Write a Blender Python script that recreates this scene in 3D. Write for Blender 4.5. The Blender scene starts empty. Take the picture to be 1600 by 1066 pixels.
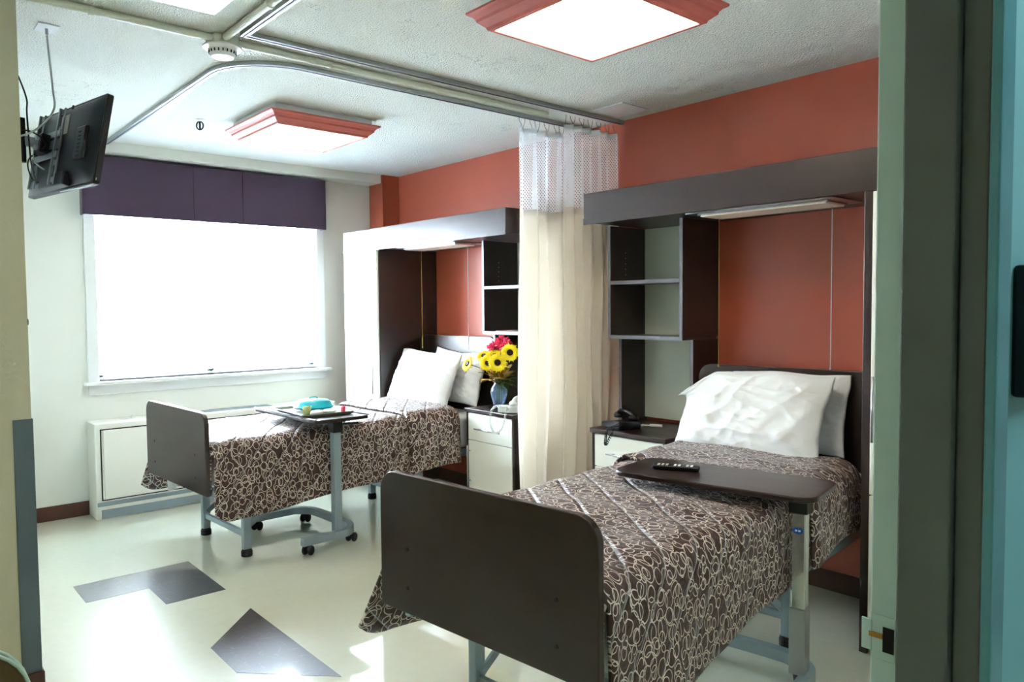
import bpy, bmesh, math, random
from math import sin, cos, pi, radians, sqrt, exp
from mathutils import Vector, Matrix

C = bpy.context.scene.collection
S = bpy.context.scene
random.seed(7)

# ------------------------------------------------------------------ camera
cam_d = bpy.data.cameras.new('camera')
cam = bpy.data.objects.new('camera', cam_d); C.objects.link(cam); S.camera = cam
cam_d.sensor_width = 36.0; cam_d.sensor_fit = 'HORIZONTAL'
cam_d.lens = 36.0 * 1171.145 / 1600.0
cam_d.clip_start = 0.05
_y, _p, _r = radians(-41.1044), radians(-2.616), radians(-0.4676)
F = Vector((-sin(_y)*cos(_p), cos(_y)*cos(_p), sin(_p)))
R0 = F.cross(Vector((0, 0, 1))).normalized(); U0 = R0.cross(F)
R = R0*cos(_r) + U0*sin(_r); U = -R0*sin(_r) + U0*cos(_r)
M = Matrix((R, U, -F)).transposed().to_4x4()
M.translation = Vector((-3.8426, -6.2247, 1.5168))
cam.matrix_world = M

# ------------------------------------------------------------------ colour management
S.view_settings.view_transform = 'Standard'
S.view_settings.look = 'None'
S.view_settings.gamma = 1.0
S.view_settings.use_curve_mapping = False
S.view_settings.exposure = 0.97

# ------------------------------------------------------------------ world and daylight
W = bpy.data.worlds.new('sky'); S.world = W; W.use_nodes = True
bg = W.node_tree.nodes['Background']
bg.inputs['Color'].default_value = (0.78, 0.90, 1.0, 1); bg.inputs['Strength'].default_value = 14.0

def area(name, loc, rot, sx, sy, power, color):
    d = bpy.data.lights.new(name, 'AREA'); d.shape = 'RECTANGLE'; d.size = sx; d.size_y = sy
    d.energy = power; d.color = color
    o = bpy.data.objects.new(name, d); C.objects.link(o); o.location = loc; o.rotation_euler = rot
    return o
area('window_daylight', (-1.61, 0.42, 1.75), (radians(-90), 0, 0), 2.1, 1.7, 560.0, (0.74, 0.88, 1.0))
area('corridor_lamp_light', (-1.9, -6.7, 2.66), (0, 0, 0), 0.6, 1.0, 13.0, (0.80, 0.97, 1.0))
area('entry_fill_light', (-4.0, -4.3, 2.70), (0, 0, 0), 0.5, 0.5, 4.0, (1.0, 0.97, 0.85))  # added fill light without a fitting, brightens the left partition face

# ------------------------------------------------------------------ materials
def lin(c):
    return tuple(((v/255)/12.92 if v/255 <= 0.04045 else ((v/255+0.055)/1.055)**2.4) for v in c) + (1,)
def mat(name, rgb, rough=0.5, metal=0.0, spec=0.5, var=0.0, vscale=8.0, bump=0.0, bscale=60.0,
        stretch=(1, 1, 1), emit=None, estr=0.0, trans=0.0, ior=1.45, coat=0.0, sheen=0.0, rvar=0.0, sub=0.0):
    m = bpy.data.materials.new(name); m.use_nodes = True
    nt = m.node_tree; N = nt.nodes; L = nt.links; b = N['Principled BSDF']
    c = lin(rgb); b.inputs['Base Color'].default_value = c
    b.inputs['Roughness'].default_value = rough; b.inputs['Metallic'].default_value = metal
    b.inputs['Specular IOR Level'].default_value = spec; b.inputs['IOR'].default_value = ior
    b.inputs['Transmission Weight'].default_value = trans
    b.inputs['Coat Weight'].default_value = coat; b.inputs['Coat Roughness'].default_value = 0.1
    b.inputs['Sheen Weight'].default_value = sheen
    if emit: b.inputs['Emission Color'].default_value = lin(emit); b.inputs['Emission Strength'].default_value = estr
    tc = N.new('ShaderNodeTexCoord'); mp = N.new('ShaderNodeMapping'); mp.inputs['Scale'].default_value = stretch
    L.new(tc.outputs['Object'], mp.inputs['Vector'])
    if var > 0 or rvar > 0:
        n = N.new('ShaderNodeTexNoise'); n.inputs['Scale'].default_value = vscale; n.inputs['Detail'].default_value = 5
        L.new(mp.outputs[0], n.inputs['Vector'])
        if var > 0:
            mx = N.new('ShaderNodeMix'); mx.data_type = 'RGBA'
            mx.inputs[6].default_value = tuple(v*(1-var) for v in c[:3]) + (1,)
            mx.inputs[7].default_value = tuple(min(1, v*(1+var)) for v in c[:3]) + (1,)
            L.new(n.outputs[0], mx.inputs[0]); L.new(mx.outputs[2], b.inputs['Base Color'])
        if rvar > 0:
            mr = N.new('ShaderNodeMapRange'); mr.inputs[3].default_value = rough-rvar; mr.inputs[4].default_value = rough+rvar
            L.new(n.outputs[0], mr.inputs[0]); L.new(mr.outputs[0], b.inputs['Roughness'])
    if bump > 0:
        n2 = N.new('ShaderNodeTexNoise'); n2.inputs['Scale'].default_value = bscale; n2.inputs['Detail'].default_value = 3
        L.new(mp.outputs[0], n2.inputs['Vector'])
        bp = N.new('ShaderNodeBump'); bp.inputs['Strength'].default_value = bump; bp.inputs['Distance'].default_value = 0.004
        L.new(n2.outputs[0], bp.inputs['Height']); L.new(bp.outputs[0], b.inputs['Normal'])
    return m

m_cream = mat('cream_wall_paint', (230, 234, 226), 0.55, var=0.03, vscale=2, bump=0.15, bscale=90)
m_olive = mat('partition_wall_paint', (196, 196, 170), 0.6, var=0.04, vscale=3, bump=0.15, bscale=90)
m_orange = mat('orange_wall_paint', (162, 77, 55), 0.34, var=0.05, vscale=2.5, bump=0.10, bscale=70)
m_ceil_pipe = mat('painted_conduit', (222, 226, 210), 0.4, spec=0.5)
m_trimw = mat('white_gloss_trim', (236, 240, 238), 0.3)
m_door = mat('white_laminate', (238, 241, 232), 0.28, spec=0.5, var=0.01)
m_backp = mat('cream_back_panel', (208, 215, 202), 0.45, spec=0.5, var=0.02)
m_wood = mat('dark_walnut_laminate', (46, 34, 31), 0.32, spec=0.48, var=0.16, vscale=3, stretch=(1, 1, 7), bump=0.05, bscale=30, rvar=0.05)
m_woodh = mat('dark_walnut_laminate_level', (46, 34, 31), 0.32, spec=0.48, var=0.16, vscale=3, stretch=(7, 1, 7), bump=0.05, bscale=30, rvar=0.05)
m_edge = mat('grey_edge_banding', (104, 104, 112), 0.35)
m_steel = mat('grey_powder_steel', (148, 164, 172), 0.4, metal=0.35, spec=0.5)
m_chrome = mat('chrome', (205, 210, 208), 0.12, metal=1.0)
m_satin = mat('satin_nickel', (170, 172, 176), 0.28, metal=1.0)
m_rub = mat('black_rubber', (22, 22, 24), 0.55)
m_black = mat('black_plastic', (16, 17, 19), 0.42, spec=0.35)
m_blackm = mat('black_mat_metal', (24, 25, 27), 0.45, metal=0.3)
m_grey = mat('grey_bracket_metal', (124, 130, 134), 0.38, metal=0.6)
m_white = mat('white_plastic', (238, 240, 240), 0.35)
m_linen = mat('white_linen', (240, 244, 246), 0.75, spec=0.25, bump=0.12, bscale=60, sheen=0.2)
m_matt = mat('mattress_sheet', (222, 230, 234), 0.7, spec=0.25, bump=0.2, bscale=14)
m_guard = mat('slate_corner_guard', (88, 104, 110), 0.45, bump=0.1, bscale=200)
m_brownb = mat('brown_vinyl_base', (72, 38, 26), 0.4, var=0.05)
m_valance = mat('aubergine_fabric', (68, 52, 70), 0.85, spec=0.2, var=0.35, vscale=260, bump=0.3, bscale=300, sheen=0.4)
m_fixture = mat('mauve_red_fixture_paint', (188, 96, 84), 0.38, var=0.05, vscale=6)
m_track = mat('anodised_track', (170, 176, 178), 0.3, metal=0.7)
m_trackd = mat('track_slot', (70, 74, 78), 0.5)
m_red = mat('crimson_petals', (214, 30, 78), 0.6, var=0.25, vscale=60)
m_yel = mat('yellow_petals', (250, 220, 20), 0.55, var=0.12, vscale=60)
m_disc = mat('sunflower_disc', (52, 26, 20), 0.8, bump=0.8, bscale=300)
m_leaf = mat('olive_autumn_leaf', (146, 112, 36), 0.55, var=0.4, vscale=30)
m_leafg = mat('green_leaf', (66, 92, 34), 0.55, var=0.3, vscale=30)
m_stem = mat('green_stem', (70, 96, 40), 0.6)
m_teal = mat('turquoise_plastic', (20, 170, 186), 0.3, spec=0.5)
m_traym = mat('grey_tray', (112, 118, 106), 0.4)
m_juice = mat('yellow_juice_cup', (214, 226, 120), 0.3)
m_pinkp = mat('pink_cap', (226, 64, 100), 0.4)
m_jamb = mat('mint_jamb_paint', (184, 212, 206), 0.4, var=0.03)
m_jambd = mat('dark_frame_paint', (94, 101, 96), 0.42, var=0.05)
m_tealw = mat('corridor_teal_wall', (124, 184, 192), 0.5)
m_tealf = mat('corridor_teal_frame', (96, 160, 172), 0.2, var=0.2, vscale=8)
m_brass = mat('brass', (170, 130, 70), 0.3, metal=1.0)
m_dark = mat('dark_void', (8, 8, 9), 0.8)
m_chairb = mat('brown_vinyl_chair', (96, 78, 44), 0.45)
m_mauve = mat('mauve_folder_card', (150, 116, 118), 0.5)
m_blue = mat('blue_badge', (20, 84, 170), 0.3)
m_cablew = mat('grey_white_cable', (176, 182, 180), 0.5)
m_sticker = mat('pale_sticker', (170, 172, 160), 0.5)
m_glassw = mat('window_glass', (255, 255, 255), 0.0, trans=1.0, ior=1.02)
m_lens = mat('acrylic_lamp_lens', (240, 228, 212), 0.35, emit=(255, 214, 170), estr=0.0)

def diffuser(name, rgb, s):
    m = bpy.data.materials.new(name); m.use_nodes = True; nt = m.node_tree
    b = nt.nodes['Principled BSDF']; b.inputs['Base Color'].default_value = (0.9, 0.9, 0.9, 1)
    b.inputs['Roughness'].default_value = 0.4
    b.inputs['Emission Color'].default_value = lin(rgb); b.inputs['Emission Strength'].default_value = s
    return m
m_diff = diffuser('lit_acrylic_diffuser', (255, 242, 222), 9.0)

def ceiling_mat():
    m = mat('stippled_ceiling', (240, 242, 233), 0.75, spec=0.3)
    nt = m.node_tree; N = nt.nodes; L = nt.links; b = N['Principled BSDF']
    tc = N.new('ShaderNodeTexCoord')
    v = N.new('ShaderNodeTexVoronoi'); v.inputs['Scale'].default_value = 130
    n = N.new('ShaderNodeTexNoise'); n.inputs['Scale'].default_value = 95; n.inputs['Detail'].default_value = 4
    L.new(tc.outputs['Object'], v.inputs['Vector']); L.new(tc.outputs['Object'], n.inputs['Vector'])
    ad = N.new('ShaderNodeMath'); ad.operation = 'ADD'; L.new(v.outputs[0], ad.inputs[0]); L.new(n.outputs[0], ad.inputs[1])
    bp = N.new('ShaderNodeBump'); bp.inputs['Strength'].default_value = 1.0; bp.inputs['Distance'].default_value = 0.009
    L.new(ad.outputs[0], bp.inputs['Height']); L.new(bp.outputs[0], b.inputs['Normal'])
    # thin plaster cracks: band around a noise isoline, kept to patches
    c1 = N.new('ShaderNodeTexNoise'); c1.inputs['Scale'].default_value = 1.3; c1.inputs['Detail'].default_value = 9; c1.inputs['Roughness'].default_value = 0.62
    L.new(tc.outputs['Object'], c1.inputs['Vector'])
    s1 = N.new('ShaderNodeMath'); s1.operation = 'SUBTRACT'; L.new(c1.outputs[0], s1.inputs[0]); s1.inputs[1].default_value = 0.5
    a1 = N.new('ShaderNodeMath'); a1.operation = 'ABSOLUTE'; L.new(s1.outputs[0], a1.inputs[0])
    lt = N.new('ShaderNodeMath'); lt.operation = 'LESS_THAN'; L.new(a1.outputs[0], lt.inputs[0]); lt.inputs[1].default_value = 0.0007
    c2 = N.new('ShaderNodeTexNoise'); c2.inputs['Scale'].default_value = 1.7; L.new(tc.outputs['Object'], c2.inputs['Vector'])
    g2 = N.new('ShaderNodeMath'); g2.operation = 'GREATER_THAN'; L.new(c2.outputs[0], g2.inputs[0]); g2.inputs[1].default_value = 0.60
    mu = N.new('ShaderNodeMath'); mu.operation = 'MULTIPLY'; L.new(lt.outputs[0], mu.inputs[0]); L.new(g2.outputs[0], mu.inputs[1])
    mx = N.new('ShaderNodeMix'); mx.data_type = 'RGBA'; mx.inputs[6].default_value = lin((240, 242, 233)); mx.inputs[7].default_value = lin((120, 124, 108))
    L.new(mu.outputs[0], mx.inputs[0]); L.new(mx.outputs[2], b.inputs['Base Color'])
    return m
m_ceil = ceiling_mat()

def floor_mat(name, c1, c2, rough, scratch=0.0):
    m = bpy.data.materials.new(name); m.use_nodes = True; nt = m.node_tree; N = nt.nodes; L = nt.links
    b = N['Principled BSDF']; b.inputs['Roughness'].default_value = rough
    b.inputs['Specular IOR Level'].default_value = 0.55
    b.inputs['Coat Weight'].default_value = 1.0; b.inputs['Coat Roughness'].default_value = 0.045; b.inputs['Coat IOR'].default_value = 1.75
    tc = N.new('ShaderNodeTexCoord')
    n = N.new('ShaderNodeTexNoise'); n.inputs['Scale'].default_value = 22; n.inputs['Detail'].default_value = 6
    L.new(tc.outputs['Object'], n.inputs['Vector'])
    mx = N.new('ShaderNodeMix'); mx.data_type = 'RGBA'; mx.inputs[6].default_value = lin(c1); mx.inputs[7].default_value = lin(c2)
    L.new(n.outputs[0], mx.inputs[0])
    last = mx.outputs[2]
    if scratch > 0:
        prev = None
        for k, (ang, sc) in enumerate(((0.3, 7.0), (1.4, 9.0), (2.4, 8.0))):
            vr = N.new('ShaderNodeVectorRotate'); vr.rotation_type = 'Z_AXIS'; vr.inputs['Angle'].default_value = ang; L.new(tc.outputs['Object'], vr.inputs['Vector'])
            mp = N.new('ShaderNodeMapping'); mp.inputs['Scale'].default_value = (1, 9, 1)
            L.new(vr.outputs[0], mp.inputs['Vector'])
            nn = N.new('ShaderNodeTexNoise'); nn.inputs['Scale'].default_value = sc; nn.inputs['Detail'].default_value = 8; nn.inputs['Roughness'].default_value = 0.7
            L.new(mp.outputs[0], nn.inputs['Vector'])
            sm = N.new('ShaderNodeMapRange'); sm.inputs[1].default_value = 0.60; sm.inputs[2].default_value = 0.80
            L.new(nn.outputs[0], sm.inputs[0])
            if prev is None: prev = sm.outputs[0]
            else:
                ma = N.new('ShaderNodeMath'); ma.operation = 'MAXIMUM'; L.new(prev, ma.inputs[0]); L.new(sm.outputs[0], ma.inputs[1]); prev = ma.outputs[0]
        sc_ = N.new('ShaderNodeMath'); sc_.operation = 'MULTIPLY'; L.new(prev, sc_.inputs[0]); sc_.inputs[1].default_value = scratch
        m2 = N.new('ShaderNodeMix'); m2.data_type = 'RGBA'; L.new(sc_.outputs[0], m2.inputs[0]); L.new(last, m2.inputs[6]); m2.inputs[7].default_value = lin((170, 172, 184))
        last = m2.outputs[2]
    L.new(last, b.inputs['Base Color'])
    wv = N.new('ShaderNodeTexNoise'); wv.inputs['Scale'].default_value = 3.5; wv.inputs['Detail'].default_value = 2; L.new(tc.outputs['Object'], wv.inputs['Vector'])
    bp = N.new('ShaderNodeBump'); bp.inputs['Strength'].default_value = 0.03; bp.inputs['Distance'].default_value = 0.01
    L.new(wv.outputs[0], bp.inputs['Height']); L.new(bp.outputs[0], b.inputs['Normal'])
    # 12 inch tile joints
    return m
m_floor = floor_mat('cream_vinyl_tile', (210, 213, 190), (221, 223, 202), 0.33)
m_inlay = floor_mat('charcoal_vinyl_tile', (42, 36, 38), (58, 50, 52), 0.36, scratch=0.9)

m_inlay.node_tree.nodes['Principled BSDF'].inputs['Specular IOR Level'].default_value = 1.0
def loops_mat():
    """brown cloth printed with overlapping cream loops"""
    m = bpy.data.materials.new('brown_loop_print_cloth'); m.use_nodes = True; nt = m.node_tree; N = nt.nodes; L = nt.links
    b = N['Principled BSDF']; b.inputs['Roughness'].default_value = 0.5; b.inputs['Specular IOR Level'].default_value = 0.4
    b.inputs['Sheen Weight'].default_value = 0.12; b.inputs['Sheen Roughness'].default_value = 0.4
    uv = N.new('ShaderNodeUVMap'); uv.uv_map = 'UVMap'
    dn = N.new('ShaderNodeTexNoise'); dn.inputs['Scale'].default_value = 16; dn.inputs['Detail'].default_value = 1
    L.new(uv.outputs[0], dn.inputs['Vector'])
    sb = N.new('ShaderNodeVectorMath'); sb.operation = 'SUBTRACT'; L.new(dn.outputs[1], sb.inputs[0]); sb.inputs[1].default_value = (0.5, 0.5, 0.5)
    sc = N.new('ShaderNodeVectorMath'); sc.operation = 'SCALE'; L.new(sb.outputs[0], sc.inputs[0]); sc.inputs['Scale'].default_value = 0.022
    ad = N.new('ShaderNodeVectorMath'); ad.operation = 'ADD'; L.new(uv.outputs[0], ad.inputs[0]); L.new(sc.outputs[0], ad.inputs[1])
    prev = None
    for k, (ox, oy, rot, sx, sy, s) in enumerate(((0, 0, .3, 1, .72, 19), (.37, .71, 1.5, 1, .78, 22), (.81, .13, 2.5, 1, .7, 15.5))):
        mp = N.new('ShaderNodeMapping'); mp.inputs['Location'].default_value = (ox, oy, 0); mp.inputs['Rotation'].default_value = (0, 0, rot); mp.inputs['Scale'].default_value = (sx, sy, 1)
        L.new(ad.outputs[0], mp.inputs['Vector'])
        v = N.new('ShaderNodeTexVoronoi'); v.voronoi_dimensions = '2D'; v.feature = 'F1'; v.inputs['Scale'].default_value = s; v.inputs['Randomness'].default_value = 0.85
        L.new(mp.outputs[0], v.inputs['Vector'])
        sp = N.new('ShaderNodeSeparateColor'); L.new(v.outputs['Color'], sp.inputs[0])
        rr = N.new('ShaderNodeMapRange'); rr.inputs[3].default_value = 0.22; rr.inputs[4].default_value = 0.50; L.new(sp.outputs[0], rr.inputs[0])
        su = N.new('ShaderNodeMath'); su.operation = 'SUBTRACT'; L.new(v.outputs['Distance'], su.inputs[0]); L.new(rr.outputs[0], su.inputs[1])
        ab = N.new('ShaderNodeMath'); ab.operation = 'ABSOLUTE'; L.new(su.outputs[0], ab.inputs[0])
        w = 0.00115 * s
        mr = N.new('ShaderNodeMapRange'); mr.inputs[1].default_value = w*0.6; mr.inputs[2].default_value = w*1.5; mr.inputs[3].default_value = 1; mr.inputs[4].default_value = 0
        L.new(ab.outputs[0], mr.inputs[0])
        if prev is None: prev = mr.outputs[0]
        else:
            ma = N.new('ShaderNodeMath'); ma.operation = 'MAXIMUM'; L.new(prev, ma.inputs[0]); L.new(mr.outputs[0], ma.inputs[1]); prev = ma.outputs[0]
    mx = N.new('ShaderNodeMix'); mx.data_type = 'RGBA'; mx.inputs[6].default_value = lin((64, 40, 37)); mx.inputs[7].default_value = lin((214, 202, 188))
    L.new(prev, mx.inputs[0]); L.new(mx.outputs[2], b.inputs['Base Color'])
    # quilting: stitched grooves across the bed plus soft puckers
    sx_ = N.new('ShaderNodeSeparateXYZ'); L.new(ad.outputs[0], sx_.inputs[0])
    def groove(sock, period):
        d = N.new('ShaderNodeMath'); d.operation = 'DIVIDE'; L.new(sock, d.inputs[0]); d.inputs[1].default_value = period
        f = N.new('ShaderNodeMath'); f.operation = 'PINGPONG'; L.new(d.outputs[0], f.inputs[0]); f.inputs[1].default_value = 0.5
        q = N.new('ShaderNodeMapRange'); q.interpolation_type = 'SMOOTHSTEP'; q.inputs[1].default_value = 0.0; q.inputs[2].default_value = 0.10
        L.new(f.outputs[0], q.inputs[0]); return q.outputs[0]
    dt = N.new('ShaderNodeVectorMath'); dt.operation = 'DOT_PRODUCT'; L.new(uv.outputs[0], dt.inputs[0]); dt.inputs[1].default_value = (0.77, -0.64, 0)
    g1 = groove(dt.outputs['Value'], 0.148)
    mi = N.new('ShaderNodeMath'); mi.operation = 'MULTIPLY'; L.new(g1, mi.inputs[0]); mi.inputs[1].default_value = 1.3
    # pale stitching thread along each groove
    td = N.new('ShaderNodeMath'); td.operation = 'DIVIDE'; L.new(dt.outputs['Value'], td.inputs[0]); td.inputs[1].default_value = 0.148
    tp_ = N.new('ShaderNodeMath'); tp_.operation = 'PINGPONG'; L.new(td.outputs[0], tp_.inputs[0]); tp_.inputs[1].default_value = 0.5
    tl = N.new('ShaderNodeMath'); tl.operation = 'LESS_THAN'; L.new(tp_.outputs[0], tl.inputs[0]); tl.inputs[1].default_value = 0.014
    tf = N.new('ShaderNodeMath'); tf.operation = 'MULTIPLY'; L.new(tl.outputs[0], tf.inputs[0]); tf.inputs[1].default_value = 0.55
    m3 = N.new('ShaderNodeMix'); m3.data_type = 'RGBA'; L.new(tf.outputs[0], m3.inputs[0]); L.new(mx.outputs[2], m3.inputs[6]); m3.inputs[7].default_value = lin((196, 198, 206))
    L.new(m3.outputs[2], b.inputs['Base Color'])
    pn = N.new('ShaderNodeTexNoise'); pn.inputs['Scale'].default_value = 28; pn.inputs['Detail'].default_value = 2; L.new(uv.outputs[0], pn.inputs['Vector'])
    s2 = N.new('ShaderNodeMath'); s2.operation = 'MULTIPLY_ADD'; L.new(pn.outputs[0], s2.inputs[0]); s2.inputs[1].default_value = 0.9; L.new(mi.outputs[0], s2.inputs[2])
    bp = N.new('ShaderNodeBump'); bp.inputs['Strength'].default_value = 0.7; bp.inputs['Distance'].default_value = 0.012
    L.new(s2.outputs[0], bp.inputs['Height']); L.new(bp.outputs[0], b.inputs['Normal'])
    return m
m_cloth = loops_mat()

def curtain_mat():
    m = mat('cream_woven_curtain', (254, 251, 244), 0.8, spec=0.2, sheen=0.2)
    nt = m.node_tree; N = nt.nodes; L = nt.links; b = N['Principled BSDF']
    uv = N.new('ShaderNodeUVMap'); uv.uv_map = 'UVMap'
    w = N.new('ShaderNodeTexWave'); w.bands_direction = 'Y'; w.inputs['Scale'].default_value = 22; w.inputs['Distortion'].default_value = 1.0
    L.new(uv.outputs[0], w.inputs['Vector'])
    bp = N.new('ShaderNodeBump'); bp.inputs['Strength'].default_value = 0.10; bp.inputs['Distance'].default_value = 0.003
    L.new(w.outputs[1], bp.inputs['Height']); L.new(bp.outputs[0], b.inputs['Normal'])
    tr = N.new('ShaderNodeBsdfTranslucent'); tr.inputs[0].default_value = lin((255, 251, 244))
    ms = N.new('ShaderNodeMixShader'); ms.inputs[0].default_value = 0.6
    L.new(b.outputs[0], ms.inputs[1]); L.new(tr.outputs[0], ms.inputs[2]); L.new(ms.outputs[0], N['Material Output'].inputs['Surface'])
    return m
m_curtain = curtain_mat()
def netting_mat():
    m = mat('white_curtain_netting', (252, 252, 254), 0.6, spec=0.3)
    nt = m.node_tree; N = nt.nodes; L = nt.links; b = N['Principled BSDF']
    uv = N.new('ShaderNodeUVMap'); uv.uv_map = 'UVMap'
    v = N.new('ShaderNodeTexVoronoi'); v.voronoi_dimensions = '2D'; v.inputs['Scale'].default_value = 62; v.inputs['Randomness'].default_value = 0.0
    mp = N.new('ShaderNodeMapping'); mp.inputs['Rotation'].default_value = (0, 0, radians(45)); L.new(uv.outputs[0], mp.inputs['Vector'])
    L.new(mp.outputs[0], v.inputs['Vector'])
    lt = N.new('ShaderNodeMath'); lt.operation = 'LESS_THAN'; L.new(v.outputs['Distance'], lt.inputs[0]); lt.inputs[1].default_value = 0.255
    tp = N.new('ShaderNodeBsdfTransparent'); ms = N.new('ShaderNodeMixShader')
    tl = N.new('ShaderNodeBsdfTranslucent'); tl.inputs[0].default_value = (0.97, 0.98, 1, 1); m0 = N.new('ShaderNodeMixShader'); m0.inputs[0].default_value = 0.5
    L.new(b.outputs[0], m0.inputs[1]); L.new(tl.outputs[0], m0.inputs[2])
    L.new(lt.outputs[0], ms.inputs[0]); L.new(m0.outputs[0], ms.inputs[1]); L.new(tp.outputs[0], ms.inputs[2])
    L.new(ms.outputs[0], N['Material Output'].inputs['Surface'])
    return m
m_net = netting_mat()
def slat_mat():
    m = mat('white_blind_slat', (245, 248, 250), 0.4)
    nt = m.node_tree; N = nt.nodes; L = nt.links; b = N['Principled BSDF']
    tr = N.new('ShaderNodeBsdfTranslucent'); tr.inputs[0].default_value = (0.9, 0.95, 1, 1)
    ms = N.new('ShaderNodeMixShader'); ms.inputs[0].default_value = 0.5
    L.new(b.outputs[0], ms.inputs[1]); L.new(tr.outputs[0], ms.inputs[2]); L.new(ms.outputs[0], N['Material Output'].inputs['Surface'])
    return m
m_slat = slat_mat()
def vase_mat():
    m = mat('blue_tinted_glass', (196, 218, 240), 0.03, trans=0.92, ior=1.45)
    return m
m_vase = vase_mat()

# ------------------------------------------------------------------ mesh helpers
class MB:
    """collects shapes into one bmesh"""
    def __init__(s): s.bm = bmesh.new(); s.uv = None
    def box(s, x0, x1, y0, y1, z0, z1, mtx=None):
        v = [s.bm.verts.new((x, y, z)) for x in (x0, x1) for y in (y0, y1) for z in (z0, z1)]
        for f in ((0, 1, 3, 2), (4, 6, 7, 5), (0, 4, 5, 1), (2, 3, 7, 6), (0, 2, 6, 4), (1, 5, 7, 3)):
            s.bm.faces.new([v[i] for i in f])
        if mtx is not None:
            for w in v: w.co = mtx @ w.co
        return s
    def prism(s, pts, z0, z1, mtx=None):
        """polygon in xy extruded along z"""
        a = [s.bm.verts.new((p[0], p[1], z0)) for p in pts]; b = [s.bm.verts.new((p[0], p[1], z1)) for p in pts]
        n = len(pts)
        s.bm.faces.new(a[::-1]); s.bm.faces.new(b)
        for i in range(n): s.bm.faces.new((a[i], a[(i+1) % n], b[(i+1) % n], b[i]))
        if mtx is not None:
            for w in a+b: w.co = mtx @ w.co
        return s
    def lathe(s, prof, seg=24, mtx=None):
        rings = []
        for r, z in prof:
            rings.append([s.bm.verts.new((r*cos(2*pi*i/seg), r*sin(2*pi*i/seg), z)) for i in range(seg)] if r > 1e-6 else [s.bm.verts.new((0, 0, z))])
        for a, b in zip(rings, rings[1:]):
            for i in range(seg):
                j = (i+1) % seg
                if len(a) == 1 and len(b) == 1: continue
                if len(a) == 1: s.bm.faces.new((a[0], b[i], b[j]))
                elif len(b) == 1: s.bm.faces.new((a[i], a[j], b[0]))
                else: s.bm.faces.new((a[i], a[j], b[j], b[i]))
        if mtx is not None:
            for r_ in rings:
                for w in r_: w.co = mtx @ w.co
        return s
    def cyl(s, p0, p1, r, seg=12):
        p0 = Vector(p0); p1 = Vector(p1); d = p1-p0; q = d.to_track_quat('Z', 'Y').to_matrix().to_4x4(); q.translation = p0
        return s.lathe([(0, 0), (r, 0), (r, d.length), (0, d.length)], seg, q)
    def tube(s, pts, r, seg=8, smooth=6, flat=None):
        P = [Vector(p) for p in pts]
        if smooth and len(P) > 2:
            Q = []
            for i in range(len(P)-1):
                a = P[max(i-1, 0)]; b = P[i]; c = P[i+1]; d = P[min(i+2, len(P)-1)]
                for k in range(smooth):
                    t = k/smooth
                    Q.append(0.5*((2*b)+(c-a)*t+(2*a-5*b+4*c-d)*t*t+(3*b-a-3*c+d)*t**3))
            Q.append(P[-1]); P = Q
        T = [(P[min(i+1, len(P)-1)]-P[max(i-1, 0)]).normalized() for i in range(len(P))]
        n = T[0].orthogonal().normalized(); rings = []
        if flat: n = Vector((0, 0, 1))
        for i, p in enumerate(P):
            n = (n - T[i]*n.dot(T[i])).normalized(); b = T[i].cross(n)
            if flat:   # rectangular section (half width along b, half height along n)
                w, h = flat; rings.append([s.bm.verts.new(p+b*(w*u)+n*(h*v)) for u, v in ((-1, -1), (1, -1), (1, 1), (-1, 1))])
            else:
                rings.append([s.bm.verts.new(p+(n*cos(2*pi*k/seg)+b*sin(2*pi*k/seg))*r) for k in range(seg)])
        for a, b in zip(rings, rings[1:]):
            m = len(a)
            for k in range(m): s.bm.faces.new((a[k], a[(k+1) % m], b[(k+1) % m], b[k]))
        s.bm.faces.new(rings[0][::-1]); s.bm.faces.new(rings[-1])
        return s
    def grid(s, f, nu, nv, uvf=None, closed_u=False):
        """f(i,j)->(x,y,z) surface"""
        V = [[s.bm.verts.new(f(i, j)) for j in range(nv)] for i in range(nu)]
        lay = s.bm.loops.layers.uv.verify() if uvf else None
        for i in range(nu-1):
            for j in range(nv-1):
                fc = s.bm.faces.new((V[i][j], V[i+1][j], V[i+1][j+1], V[i][j+1]))
                if uvf:
                    for lp, (a, b) in zip(fc.loops, ((i, j), (i+1, j), (i+1, j+1), (i, j+1))): lp[lay].uv = uvf(a, b)
        return V
    def build(s, name, material, parent=None, loc=(0, 0, 0), bevel=0.0, seg=2, smooth=False, solid=0.0, sub=0, recalc=True):
        if recalc: bmesh.ops.recalc_face_normals(s.bm, faces=s.bm.faces)
        me = bpy.data.meshes.new(name); s.bm.to_mesh(me); s.bm.free()
        if me.uv_layers: me.uv_layers[0].name = 'UVMap'
        me.materials.append(material)
        if smooth:
            for p in me.polygons: p.use_smooth = True
        o = bpy.data.objects.new(name, me); C.objects.link(o); o.location = loc
        if parent is not None: o.parent = parent
        if sub:
            q = o.modifiers.new('subdivision', 'SUBSURF'); q.levels = sub; q.render_levels = sub
        if solid:
            q = o.modifiers.new('thickness', 'SOLIDIFY'); q.thickness = solid; q.offset = 0
        if bevel:
            q = o.modifiers.new('bevel', 'BEVEL'); q.width = bevel; q.segments = seg; q.limit_method = 'ANGLE'; q.angle_limit = radians(40)
        return o

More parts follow.
